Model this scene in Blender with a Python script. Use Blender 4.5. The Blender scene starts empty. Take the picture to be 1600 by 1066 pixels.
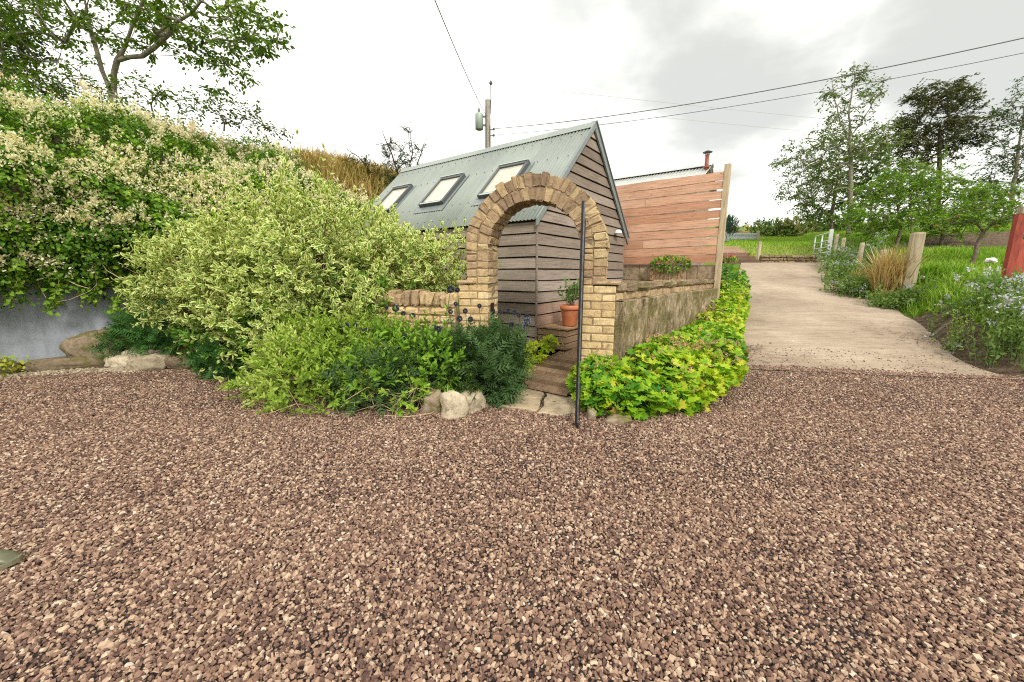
import bpy, math, random
import numpy as np

R = math.radians
S = bpy.context.scene
COL = S.collection
rng = np.random.default_rng(7)
random.seed(7)

# ------------------------------------------------------------------ camera
FOC, PITCH, EYE = 598.0, R(10.1), 1.55
cam = bpy.data.cameras.new('camera')
cam.sensor_width = 36.0
cam.lens = 36.0 * FOC / 1600.0
cam.clip_end = 3000
cam.clip_start = 0.05
cam_o = bpy.data.objects.new('camera', cam)
COL.objects.link(cam_o)
cam_o.location = (0, 0, EYE)
cam_o.rotation_euler = (R(90) - PITCH, 0, 0)
S.camera = cam_o
S.view_settings.view_transform = 'Standard'
S.view_settings.look = 'None'
S.view_settings.exposure = 1.08
S.view_settings.gamma = 1
S.cycles.use_denoising = False
S.cycles.filter_width = 1.15


def W(px, py, Y):
    """Measured point: the spot in the photograph at depth Y metres ahead."""
    c, s = math.cos(PITCH), math.sin(PITCH)
    a, t = (px - 800) / FOC, (533 - py) / FOC
    d = np.array([a, c + t * s, -s + t * c])
    return np.array([0, 0, EYE]) + d * (Y / d[1])


# ------------------------------------------------------------------ world and sun
SUN_EL, SUN_AZ = R(42), R(164)          # azimuth from +Y, clockwise towards +X
world = bpy.data.worlds.new('World')
S.world = world
world.use_nodes = True
wt = world.node_tree
wt.nodes.clear()


def wn(t, **kw):
    n = wt.nodes.new(t)
    for k, v in kw.items():
        setattr(n, k, v)
    return n


def wl(a, b):
    wt.links.new(a, b)


def wmath(op, a, b=None, clamp=False):
    n = wn('ShaderNodeMath', operation=op, use_clamp=clamp)
    for i, v in enumerate((a, b)):
        if v is None:
            continue
        if isinstance(v, (int, float)):
            n.inputs[i].default_value = v
        else:
            wl(v, n.inputs[i])
    return n.outputs[0]


sky = wn('ShaderNodeTexSky', sky_type='NISHITA', sun_disc=False)
sky.sun_elevation = SUN_EL
sky.sun_rotation = SUN_AZ
tc = wn('ShaderNodeTexCoord')
sep = wn('ShaderNodeSeparateXYZ')
wl(tc.outputs['Generated'], sep.inputs[0])
den = wmath('ADD', wmath('MAXIMUM', sep.outputs[2], 0.0), 0.22)
com = wn('ShaderNodeCombineXYZ')
wl(wmath('DIVIDE', sep.outputs[0], den), com.inputs[0])
wl(wmath('DIVIDE', sep.outputs[1], den), com.inputs[1])
no = wn('ShaderNodeTexNoise')
no.inputs['Scale'].default_value = 1.5
no.inputs['Detail'].default_value = 7
no.inputs['Roughness'].default_value = 0.52
no.inputs['Distortion'].default_value = 0.1
wl(com.outputs[0], no.inputs['Vector'])
mask = None
for px, py, c0, c1, wgt in ((1150, 10, 0.935, 0.998, 1.0), (1580, 10, 0.962, 0.998, 1.0), (1290, 260, 0.94, 0.995, .42), (1010, 60, .94, .998, .75), (1590, 200, .97, .998, .5)):
    d = W(px, py, 1.0) - np.array([0, 0, EYE])
    d = d / np.linalg.norm(d)
    dp = wn('ShaderNodeVectorMath', operation='DOT_PRODUCT')
    wl(tc.outputs['Generated'], dp.inputs[0])
    dp.inputs[1].default_value = tuple(d)
    mr = wn('ShaderNodeMapRange', interpolation_type='SMOOTHSTEP')
    mr.inputs['From Min'].default_value = c0
    mr.inputs['From Max'].default_value = c1
    mr.inputs['To Max'].default_value = wgt
    wl(dp.outputs['Value'], mr.inputs['Value'])
    mask = mr.outputs[0] if mask is None else wmath('MAXIMUM', mask, mr.outputs[0])
lo = wmath('SUBTRACT', no.outputs['Fac'], 0.5)
grey = wmath('ADD', mask, wmath('MULTIPLY', lo, 2.6))
gm = wn('ShaderNodeMapRange', interpolation_type='SMOOTHSTEP')
gm.inputs['From Min'].default_value = 0.12
gm.inputs['From Max'].default_value = 1.0
wl(grey, gm.inputs['Value'])
cm = wn('ShaderNodeMix', data_type='RGBA')
cm.inputs[6].default_value = (7.9, 7.8, 7.2, 1)
cm.inputs[7].default_value = (3.7, 3.75, 3.5, 1)
wl(gm.outputs[0], cm.inputs[0])
# a thin spot in the overcast lets a little blue sky through, on the left
mx = wn('ShaderNodeMix', data_type='RGBA')
mx.inputs[0].default_value = 0.94
wl(sky.outputs[0], mx.inputs[6])
wl(cm.outputs[2], mx.inputs[7])
bg = wn('ShaderNodeBackground')
bg.inputs['Strength'].default_value = 0.1
wl(mx.outputs[2], bg.inputs['Color'])
wo = wn('ShaderNodeOutputWorld')
wl(bg.outputs[0], wo.inputs['Surface'])

sun = bpy.data.lights.new('sun', 'SUN')
sun.energy = 1.5
sun.angle = R(12)
sun.color = (1.0, 0.95, 0.86)
sun_o = bpy.data.objects.new('sun', sun)
COL.objects.link(sun_o)
sun_o.rotation_euler = (R(90) - SUN_EL, 0, -SUN_AZ + R(180))
# sun lamps shine along local -Z; tilt back about X then turn so the light arrives from azimuth SUN_AZ


# ------------------------------------------------------------------ node helper
class NT:
    def __init__(s, name):
        s.m = bpy.data.materials.new(name)
        s.m.use_nodes = True
        s.t = s.m.node_tree
        s.t.nodes.clear()
        s.out = s.t.nodes.new('ShaderNodeOutputMaterial')
        s._o = None

    def n(s, t, **kw):
        x = s.t.nodes.new(t)
        for k, v in kw.items():
            setattr(x, k, v)
        return x

    def put(s, sock, v):
        if v is None:
            return
        if isinstance(v, (int, float)):
            sock.default_value = v
        elif isinstance(v, (tuple, list)):
            sock.default_value = tuple(v) + ((1,) if len(v) == 3 and len(sock.default_value) == 4 else ())
        else:
            s.t.links.new(v, sock)

    def obj(s):
        if s._o is None:
            s._o = s.n('ShaderNodeTexCoord')
        return s._o.outputs['Object']

    def geo(s):
        return s.n('ShaderNodeNewGeometry').outputs['Position']

    def mp(s, v, scale=(1, 1, 1), loc=(0, 0, 0)):
        m = s.n('ShaderNodeMapping')
        s.put(m.inputs['Vector'], v)
        m.inputs['Scale'].default_value = scale
        m.inputs['Location'].default_value = loc
        return m.outputs[0]

    def noise(s, scale, detail=4, vec=None, rough=.55, dist=0):
        x = s.n('ShaderNodeTexNoise')
        s.put(x.inputs['Scale'], scale)
        x.inputs['Detail'].default_value = detail
        x.inputs['Roughness'].default_value = rough
        x.inputs['Distortion'].default_value = dist
        s.put(x.inputs['Vector'], vec if vec is not None else s.obj())
        return x.outputs['Fac']

    def voro(s, scale, vec=None, feature='F1', rnd=1, out='Distance'):
        x = s.n('ShaderNodeTexVoronoi', feature=feature)
        x.inputs['Scale'].default_value = scale
        x.inputs['Randomness'].default_value = rnd
        s.put(x.inputs['Vector'], vec if vec is not None else s.obj())
        return x.outputs[out]

    def attr(s, name='tint'):
        return s.n('ShaderNodeAttribute', attribute_name=name).outputs['Fac']

    def math(s, op, a, b=0.0, clamp=False):
        x = s.n('ShaderNodeMath', operation=op, use_clamp=clamp)
        s.put(x.inputs[0], a)
        s.put(x.inputs[1], b)
        return x.outputs[0]

    def step(s, v, a, b, lo=0., hi=1.):
        x = s.n('ShaderNodeMapRange', interpolation_type='SMOOTHSTEP')
        s.put(x.inputs['Value'], v)
        x.inputs['From Min'].default_value = a
        x.inputs['From Max'].default_value = b
        x.inputs['To Min'].default_value = lo
        x.inputs['To Max'].default_value = hi
        return x.outputs[0]

    def ramp(s, f, stops, interp='LINEAR'):
        x = s.n('ShaderNodeValToRGB')
        cr = x.color_ramp
        cr.interpolation = interp
        while len(cr.elements) < len(stops):
            cr.elements.new(0.5)
        for e, (p, c) in zip(cr.elements, stops):
            e.position = p
            e.color = tuple(c) + (1,)
        s.put(x.inputs[0], f)
        return x.outputs[0]

    def mix(s, f, a, b, mode='MIX'):
        x = s.n('ShaderNodeMix', data_type='RGBA', blend_type=mode)
        s.put(x.inputs[0], f)
        s.put(x.inputs[6], a)
        s.put(x.inputs[7], b)
        return x.outputs[2]

    def bump(s, h, strength=.5, dist=.01):
        x = s.n('ShaderNodeBump')
        x.inputs['Strength'].default_value = strength
        x.inputs['Distance'].default_value = dist
        s.put(x.inputs['Height'], h)
        return x.outputs[0]

    def bsdf(s, color, rough=.7, metal=0, normal=None, spec=.4):
        x = s.n('ShaderNodeBsdfPrincipled')
        s.put(x.inputs['Base Color'], color)
        s.put(x.inputs['Roughness'], rough)
        s.put(x.inputs['Metallic'], metal)
        s.put(x.inputs['Specular IOR Level'], spec)
        if normal is not None:
            s.put(x.inputs['Normal'], normal)
        return x

    def done(s, sh):
        s.t.links.new(sh.outputs[0], s.out.inputs['Surface'])
        return s.m


def leaf_mat(name, cols, margin=None, trans=.32, rough=.5, edge=(.35, .7)):
    """cols: colour stops over the per-leaf tint; margin: a variegated leaf's edge colour."""
    a = NT(name)
    t = a.attr('tint')
    k = len(cols)
    c = a.ramp(t, [(i / max(1, k - 1), col) for i, col in enumerate(cols)])
    if margin is not None:
        f = a.step(a.attr('across'), edge[0], edge[1])
        c = a.mix(f, c, margin)
    b = a.bsdf(c, rough, spec=.2)
    if trans <= 0:
        return a.done(b)
    tr = a.n('ShaderNodeBsdfTranslucent')
    a.put(tr.inputs['Color'], a.mix(1.0, c, (1.0, 1.0, .55), 'MULTIPLY'))
    ms = a.n('ShaderNodeMixShader')
    ms.inputs[0].default_value = trans
    a.t.links.new(b.outputs[0], ms.inputs[1])
    a.t.links.new(tr.outputs[0], ms.inputs[2])
    return a.done(ms)


def plain(name, col, rough=.6, metal=0, var=.25, scale=18, bump=.2, bd=.004, spec=.4):
    a = NT(name)
    n = a.noise(scale, 5)
    c = a.ramp(n, [(.25, [x * (1 - var) for x in col]), (.75, [min(1, x * (1 + var)) for x in col])])
    return a.done(a.bsdf(c, rough, metal, a.bump(a.noise(scale * 4, 4), bump, bd), spec))


# ------------------------------------------------------------------ materials
M = {}
# crushed pink-brown stone
GRAV = [(0, (.045, .027, .022)), (.18, (.105, .060, .047)), (.42, (.175, .100, .074)), (.62, (.28, .168, .116)), (.82, (.44, .305, .21)), (.95, (.56, .435, .31)), (1, (.64, .58, .48))]
a = NT('crushed_stone')
c = a.ramp(a.attr(), GRAV)
c = a.mix(.35, c, a.ramp(a.noise(160, 3), [(.3, (.45, .42, .4)), (.7, (1, 1, 1))]), 'MULTIPLY')
M['stone_chip'] = a.done(a.bsdf(c, .75, spec=.35))
a = NT('gravel_bed')
p = a.geo()
vc = a.n('ShaderNodeTexVoronoi')
vc.inputs['Scale'].default_value = 62
a.put(vc.inputs['Vector'], p)
sepc = a.n('ShaderNodeSeparateColor')
a.t.links.new(vc.outputs['Color'], sepc.inputs[0])
c = a.ramp(sepc.outputs[0], GRAV)
c = a.mix(a.step(vc.outputs['Distance'], .2, .5), c, (.020, .012, .010))  # crevice shade between chips painted into the bed colour
c = a.mix(.45, c, a.ramp(a.noise(1.3, 4, p), [(.3, (.5, .46, .45)), (.7, (1, 1, 1))]), 'MULTIPLY')
h = a.math('SUBTRACT', 1.0, vc.outputs['Distance'])
M['gravel'] = a.done(a.bsdf(c, .8, normal=a.bump(h, 1, .018), spec=.3))

a = NT('drive_concrete')
p = a.geo()
n1 = a.noise(.6, 6, p, .6)
c = a.ramp(n1, [(.3, (.30, .232, .168)), (.55, (.42, .338, .255)), (.75, (.52, .432, .335))])
c = a.mix(.55, c, a.ramp(a.noise(9, 6, a.mp(p, (.5, 1.6, 1)), .7), [(.3, (.62, .57, .53)), (.6, (1, 1, 1))]), 'MULTIPLY')
c = a.mix(.55, c, a.ramp(a.noise(75, 3, p), [(.3, (.5, .46, .43)), (.6, (1, 1, 1))]), 'MULTIPLY')
rip = a.noise(1.0, 6, a.mp(p, (1.1, 13, 1)), .65, .5)
c = a.mix(.6, c, a.ramp(rip, [(.32, (.66, .62, .58)), (.52, (1, 1, 1)), (.7, (1.1, 1.08, 1.05))]), 'MULTIPLY')
c = a.mix(a.step(a.noise(.35, 4, a.mp(p, loc=(4, 1, 0))), .5, .7, 0, .45), c, (.24, .185, .14))
crk = a.voro(.42, a.mp(p, (1, .55, 1)), 'DISTANCE_TO_EDGE')
c = a.mix(a.step(a.math('ADD', crk, a.math('MULTIPLY', a.math('SUBTRACT', a.noise(6, 5, p), .5), .06)), .004, .016, .0, .0), c, (.10, .08, .06))
c = a.mix(a.step(a.noise(30, 2, p), .68, .74), c, (.12, .09, .07))
M['drive'] = a.done(a.bsdf(c, .9, normal=a.bump(a.math('ADD', a.noise(45, 5, p), rip), .7, .014), spec=.25))

a = NT('meadow_ground')
p = a.geo()
g = a.ramp(a.noise(1.1, 6, p), [(.3, (.085, .15, .022)), (.55, (.15, .23, .035)), (.75, (.25, .27, .07))])
g = a.mix(a.step(a.noise(22, 4, p), .35, .75), g, (.07, .12, .02))
so = a.ramp(a.noise(9, 6, p), [(.3, (.055, .038, .027)), (.55, (.13, .092, .062)), (.78, (.25, .185, .12))])
f = a.step(a.math('ADD', a.attr('soil'), a.math('MULTIPLY', a.math('SUBTRACT', a.noise(5, 5, p), .5), .9)), .4, .6)
c = a.mix(f, g, so)
M['ground'] = a.done(a.bsdf(c, .95, normal=a.bump(a.noise(30, 6, p), .8, .05), spec=.15))
a = NT('bank_soil')
p = a.geo()
c = a.ramp(a.noise(1.6, 6, p), [(.3, (.045, .045, .015)), (.5, (.13, .115, .03)), (.72, (.30, .20, .065))])
c = a.mix(.5, c, a.ramp(a.noise(16, 5, a.mp(p, (1, 1, .3))), [(.3, (.4, .4, .35)), (.7, (1, 1, 1))]), 'MULTIPLY')
M['bank'] = a.done(a.bsdf(c, .95, normal=a.bump(a.noise(14, 6, p), 1, .12), spec=.1))

a = NT('blue_grey_render')
p = a.obj()
c = a.ramp(a.noise(1.8, 7, p, .6), [(.3, (.27, .295, .335)), (.6, (.38, .405, .45)), (.8, (.46, .48, .50))])
c = a.mix(.5, c, a.ramp(a.noise(7, 6, a.mp(p, (1, 1, .25))), [(.32, (.5, .5, .48)), (.6, (1, 1, 1))]), 'MULTIPLY')
M['render'] = a.done(a.bsdf(c, .85, normal=a.bump(a.noise(25, 6), .5, .012), spec=.25))


def stone(name, stops, moss=0.0, sc=14, rough=.85):
    a = NT(name)
    c = a.ramp(a.attr(), stops)
    n = a.noise(sc, 7, rough=.65)
    c = a.mix(.75, c, a.ramp(n, [(.28, (.36, .31, .27)), (.5, (.92, .88, .83)), (.72, (1.2, 1.16, 1.08))]), 'MULTIPLY')
    c = a.mix(a.step(a.noise(sc * .6, 6, a.mp(a.obj(), loc=(3, 7, 1))), .58, .70, 0, .55), c, (.09, .065, .045))
    if moss:
        c = a.mix(a.step(a.noise(4.5, 6, a.mp(a.obj(), loc=(9, 2, 5))), .62 - moss, .72 - moss, 0, .85), c, a.ramp(a.noise(50, 3), [(.3, (.07, .062, .02)), (.7, (.20, .18, .05))]))
    return a.done(a.bsdf(c, rough, normal=a.bump(a.noise(sc * 3, 7, rough=.7), .9, .012), spec=.2))


M['sandstone'] = stone('buff_sandstone', [(0, (.36, .235, .125)), (.35, (.53, .385, .20)), (.65, (.65, .50, .275)), (1, (.74, .61, .39))])
M['sandstone_brown'] = stone('brown_sandstone', [(0, (.22, .15, .10)), (.4, (.37, .265, .165)), (.7, (.49, .37, .21)), (1, (.58, .46, .27))])
M['mossy'] = stone('mossy_stone', [(0, (.16, .115, .075)), (.5, (.28, .21, .14)), (1, (.38, .30, .20))], .12, 20)
a = NT('mossy_render')
n_ = a.noise(11, 7, a.mp(a.obj(), (1, 1, .42)), .68, .5)
c = a.ramp(n_, [(.3, (.060, .042, .024)), (.45, (.20, .150, .090)), (.6, (.37, .29, .19)), (.75, (.55, .47, .34))])
c = a.mix(a.step(a.noise(2.6, 6), .44, .62, 0, .75), c, a.ramp(a.noise(60, 3), [(.3, (.065, .060, .02)), (.7, (.19, .165, .055))]))
M['mossy_render'] = a.done(a.bsdf(c, .95, normal=a.bump(a.noise(38, 7, rough=.7), 1, .02), spec=.1))
M['rock'] = stone('garden_rock', [(0, (.36, .31, .22)), (.5, (.55, .48, .36)), (1, (.70, .64, .52))], .02, 19)
M['rock_moss'] = stone('mossy_rock', [(0, (.20, .155, .105)), (.5, (.29, .23, .16)), (1, (.38, .32, .23))], .15, 17)
M['red_brick'] = stone('red_brick', [(0, (.36, .13, .09)), (1, (.55, .26, .19))], 0, 20)
M['mortar'] = plain('mortar', (.26, .185, .115), .95, var=.35, scale=12, bump=.6, bd=.01, spec=.1)
M['block'] = stone('concrete_block', [(0, (.30, .225, .15)), (.5, (.40, .31, .215)), (1, (.47, .39, .28))], .06, 9)
M['flag'] = stone('flagstone', [(0, (.33, .26, .17)), (1, (.48, .40, .28))], .0, 7)
M['pale_pebble'] = stone('pale_pebble', [(0, (.22, .17, .11)), (.5, (.42, .35, .24)), (1, (.62, .57, .46))], 0, 40)


def wood(name, stops, scale=(1.2, 1.2, 26), knots=.5, rough=.8, dark=(.06, .045, .035)):
    a = NT(name)
    off = a.n('ShaderNodeCombineXYZ')
    t = a.attr()
    a.put(off.inputs[0], a.math('MULTIPLY', t, 37.0))
    a.put(off.inputs[1], a.math('MULTIPLY', t, 19.0))
    v = a.n('ShaderNodeVectorMath', operation='ADD')
    a.put(v.inputs[0], a.obj())
    a.t.links.new(off.outputs[0], v.inputs[1])
    p = v.outputs[0]
    c = a.ramp(t, stops)
    g = a.noise(2.2, 7, a.mp(p, scale), .62, .6)
    c = a.mix(.85, c, a.ramp(g, [(.3, (.52, .49, .47)), (.5, (.95, .93, .92)), (.7, (1.22, 1.2, 1.18))]), 'MULTIPLY')
    c = a.mix(a.step(a.noise(1.3, 5, p), .5, .75, 0, .5), c, a.mix(1.0, c, (.62, .56, .52), 'MULTIPLY'))
    k = a.voro(3.2, a.mp(p, (1, 1, 1.4)))
    c = a.mix(a.step(k, .03, .09, knots, 0), c, dark)
    return a.done(a.bsdf(c, rough, normal=a.bump(g, .55, .008), spec=.25))


M['clad'] = wood('weathered_cladding', [(0, (.18, .142, .113)), (.35, (.26, .212, .172)), (.7, (.33, .278, .232)), (.9, (.375, .31, .26)), (.95, (.34, .225, .17)), (1, (.38, .26, .195))])
M['gap'] = plain('gap_shade', (.012, .010, .009), .95)
M['clad_pink'] = wood('fresher_cladding', [(0, (.29, .19, .145)), (1, (.37, .26, .20))])
M['larch'] = wood('reddish_larch', [(0, (.44, .225, .14)), (.5, (.54, .30, .19)), (1, (.62, .385, .265))], knots=.7, dark=(.22, .08, .04))
M['post'] = wood('pale_post', [(0, (.42, .33, .21)), (1, (.52, .43, .29))], (8, 8, 1.0), .4)
M['old_post'] = wood('grey_green_post', [(0, (.30, .25, .16)), (.5, (.40, .345, .24)), (1, (.50, .44, .32))], (9, 9, .9), .3)
M['deck'] = wood('deck_timber', [(0, (.20, .13, .078)), (.5, (.30, .205, .128)), (1, (.40, .285, .185))], (2, 14, 14), .1)
M['deck_pale'] = wood('worn_step_timber', [(0, (.24, .155, .08)), (1, (.36, .25, .14))], (2, 12, 14), .2)
M['sleeper'] = wood('sleeper', [(0, (.10, .06, .045)), (.6, (.20, .125, .09)), (1, (.40, .29, .20))], (1.5, 1.5, 16), .2)
M['bark'] = plain('bark', (.17, .13, .10), .9, var=.5, scale=9, bump=.8, bd=.02, spec=.15)
M['bark_dark'] = plain('dark_bark', (.075, .05, .04), .9, var=.4, scale=15, bump=.6, bd=.01, spec=.15)
M['bark_grey'] = plain('grey_bark', (.26, .225, .18), .9, var=.4, scale=9, bump=.8, bd=.02, spec=.15)
M['stem_green'] = plain('green_stem', (.13, .19, .05), .7, var=.3)
M['stem_straw'] = plain('dry_stem', (.48, .36, .22), .8, var=.35)
M['stem_red'] = plain('reddish_stem', (.14, .05, .035), .7, var=.4)

a = NT('painted_steel_sheet')
c = a.ramp(a.noise(1.1, 5, a.mp(a.obj(), (1, .5, 1))), [(.3, (.240, .275, .245)), (.7, (.29, .325, .29))])
sy = a.n('ShaderNodeSeparateXYZ')
a.put(sy.inputs[0], a.obj())
shn = a.math('FRACT', a.math('MULTIPLY', a.math('SINE', a.math('MULTIPLY', a.math('FLOOR', a.math('MULTIPLY', sy.outputs[1], 1.02)), 12.9898)), 43758.5))
c = a.mix(1.0, c, a.ramp(shn, [(0, (.91, .91, .92)), (1, (1.05, 1.05, 1.04))]), 'MULTIPLY')
c = a.mix(a.step(a.math('FRACT', a.math('MULTIPLY', sy.outputs[1], 1.02)), .0, .022, .45, 0), c, (.12, .14, .13))
c = a.mix(.55, c, a.ramp(a.noise(9, 6, a.mp(a.obj(), (.25, 5, .25)), .65), [(.3, (.70, .70, .67)), (.58, (1, 1, 1))]), 'MULTIPLY')
M['roof'] = a.done(a.bsdf(c, .42, .0, spec=.5))
M['roof_galv'] = plain('galvanised_sheet', (.47, .48, .45), .4, .35, .2, 6, .1)
M['dark_metal'] = plain('dark_grey_trim', (.085, .095, .098), .45, .1, .2, 20, .08)
M['grey_trim'] = plain('grey_flashing', (.20, .225, .22), .45, .1, .15, 12, .08)
M['black_iron'] = plain('black_iron', (.022, .022, .024), .42, .3, .4, 30, .2, .002)
M['worn_iron'] = plain('worn_iron', (.15, .145, .14), .5, .5, .5, 40, .3, .002)
M['galv'] = plain('galvanised_steel', (.50, .54, .52), .45, .55, .2, 14, .1)
M['wire'] = plain('grey_wire', (.11, .115, .12), .5, .4, .1)
M['wire_pale'] = plain('pale_wire', (.42, .44, .42), .6, .1, .1)
M['transformer'] = plain('grey_green_enamel', (.30, .36, .31), .5, .1, .15, 8, .1)
M['terracotta'] = plain('terracotta', (.55, .19, .085), .75, 0, .2, 9, .25, .003)
M['flue'] = plain('rust_red_flue', (.24, .07, .05), .5, .2, .3, 12, .2)
M['red_paint'] = wood('flaking_red_paint', [(0, (.25, .05, .035)), (1, (.34, .075, .05))], (8, 8, 2.0), .15, dark=(.3, .2, .15))
M['white_plastic'] = plain('white_plastic', (.82, .82, .78), .4, 0, .04)
M['yellow_pipe'] = plain('yellow_pipe', (.72, .56, .12), .5, 0, .1)
M['mulch'] = plain('straw_mulch', (.42, .28, .15), .95, var=.4, scale=25, bump=.8, bd=.03, spec=.1)
M['dark_soil'] = plain('dark_soil', (.05, .035, .025), .95, var=.5, scale=20, bump=.8, bd=.03, spec=.1)
M['shoe'] = plain('olive_rubber', (.10, .098, .055), .42, 0, .2, 14, .1, spec=.5)
M['shoe_sole'] = plain('pale_olive_sole', (.135, .125, .075), .6, 0, .15, 14, .1)
M['shoe_in'] = plain('dark_lining', (.03, .03, .025), .9)
a = NT('skylight_glass')
c = a.ramp(a.noise(.8, 3), [(.3, (.42, .38, .30)), (.7, (.58, .53, .42))])  # cream tone stands in for bright sky reflected by the panes
b = a.bsdf(c, .12, 0, spec=.9)
M['glass'] = a.done(b)

# foliage
M['vine'] = leaf_mat('vine_leaf', [(.050, .125, .012), (.12, .25, .020), (.22, .37, .030), (.38, .50, .055)])
M['vine_flower'] = leaf_mat('cream_panicle', [(.76, .69, .43), (.86, .81, .60), (.86, .70, .56)], trans=.35, rough=.8)
M['dogwood'] = leaf_mat('variegated_leaf', [(.085, .19, .020), (.17, .31, .032), (.30, .45, .05)], margin=(.78, .79, .34), edge=(.34, .80))
M['dogwood_green'] = leaf_mat('plain_green_leaf', [(.07, .16, .022), (.13, .26, .035), (.20, .34, .05)])
M['spirea'] = leaf_mat('small_pale_leaf', [(.14, .25, .030), (.29, .43, .05), (.50, .58, .16)])
M['weigela'] = leaf_mat('mid_green_leaf', [(.08, .19, .020), (.18, .34, .035), (.34, .50, .055)])
M['thistle'] = leaf_mat('grey_green_leaf', [(.040, .085, .024), (.085, .155, .050), (.17, .26, .10)], trans=.22)
M['fern'] = leaf_mat('ferny_leaf', [(.032, .10, .026), (.06, .16, .035), (.10, .22, .05)], trans=.28)
M['globe'] = leaf_mat('thistle_globe', [(.028, .030, .045), (.065, .070, .10), (.26, .27, .34)], trans=0, rough=.9)
M['geranium'] = leaf_mat('geranium_leaf', [(.055, .19, .018), (.18, .38, .022), (.36, .54, .028), (.60, .60, .05), (.50, .30, .09)], trans=.38)
M['geranium_flower'] = leaf_mat('spent_pink_flower', [(.42, .20, .14), (.55, .33, .22), (.52, .42, .2)], trans=.3)
M['lime'] = leaf_mat('lime_leaf', [(.25, .36, .04), (.44, .52, .06), (.60, .58, .08)], trans=.35)
M['blade'] = leaf_mat('lawn_blade', [(.085, .20, .018), (.19, .36, .028), (.32, .48, .055), (.50, .48, .17)], trans=.35)
M['dry'] = leaf_mat('dry_grass', [(.17, .17, .035), (.32, .25, .07), (.50, .34, .13), (.58, .46, .24)], trans=.25, rough=.8)
M['weed'] = leaf_mat('weed_leaf', [(.07, .15, .030), (.15, .255, .055), (.28, .38, .11)], trans=.35)
M['lilac'] = leaf_mat('lilac_flower', [(.33, .33, .46), (.50, .50, .62), (.72, .71, .74)], trans=.3, rough=.8)
M['tree_leaf'] = leaf_mat('cherry_leaf', [(.065, .14, .016), (.14, .24, .028), (.27, .37, .05)], trans=.48)
M['ash_leaf'] = leaf_mat('ash_leaf', [(.075, .13, .032), (.145, .21, .055), (.25, .30, .095)], trans=.48)
M['purple_leaf'] = leaf_mat('bronze_leaf', [(.060, .080, .038), (.11, .125, .062), (.17, .155, .10)], trans=.5)
M['dark_leaf'] = leaf_mat('dark_leaf', [(.035, .085, .024), (.07, .135, .038), (.13, .20, .06)], trans=.4)
M['apple_leaf'] = leaf_mat('apple_leaf', [(.08, .18, .022), (.18, .32, .036), (.34, .48, .075)], trans=.45)
M['hedge_leaf'] = leaf_mat('hedge_leaf', [(.07, .14, .028), (.14, .225, .04), (.30, .25, .11)], trans=.3)
M['gorse'] = leaf_mat('gorse_spine', [(.030, .055, .018), (.06, .10, .028), (.13, .15, .05)], trans=.15)
M['blue_conifer'] = leaf_mat('blue_green_needle', [(.035, .085, .060), (.08, .14, .10)], trans=.15)
M['apple'] = plain('reddening_apple', (.45, .16, .06), .4)
M['litter'] = leaf_mat('brown_litter', [(.06, .04, .03), (.15, .09, .06), (.42, .32, .19)], trans=.1, rough=.9)


# ------------------------------------------------------------------ object helpers
def tag(o, label=None, cat=None, group=None, kind=None):
    if label:
        o['label'] = label
    if cat:
        o['category'] = cat
    if group:
        o['group'] = group
    if kind:
        o['kind'] = kind
    return o


def thing(name, label, cat, loc=(0, 0, 0), rz=0, group=None):
    o = bpy.data.objects.new(name, None)
    COL.objects.link(o)
    o.location = tuple(float(v) for v in loc)
    o.rotation_euler = (0, 0, rz)
    o.empty_display_size = .1
    return tag(o, label, cat, group)


def link(name, me, mat, parent=None):
    if mat is not None:
        me.materials.append(mat)
    o = bpy.data.objects.new(name, me)
    COL.objects.link(o)
    if parent is not None:
        o.parent = parent
    return o


def np_mesh(name, V, Fa, attrs=None, smooth=False):
    V = np.ascontiguousarray(V, dtype=np.float32)
    Fa = np.ascontiguousarray(Fa, dtype=np.int32)
    k = Fa.shape[1]
    me = bpy.data.meshes.new(name)
    me.vertices.add(len(V))
    me.vertices.foreach_set('co', V.ravel())
    me.loops.add(Fa.size)
    me.loops.foreach_set('vertex_index', Fa.ravel())
    me.polygons.add(len(Fa))
    me.polygons.foreach_set('loop_start', np.arange(len(Fa), dtype=np.int32) * k)
    me.polygons.foreach_set('loop_total', np.full(len(Fa), k, dtype=np.int32))
    me.polygons.foreach_set('use_smooth', np.full(len(Fa), smooth, dtype=bool))
    for an, av in (attrs or {}).items():
        at = me.attributes.new(an, 'FLOAT', 'POINT')
        at.data.foreach_set('value', np.ascontiguousarray(av, dtype=np.float32))
    me.update(calc_edges=True)
    me.validate()
    return me


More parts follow.
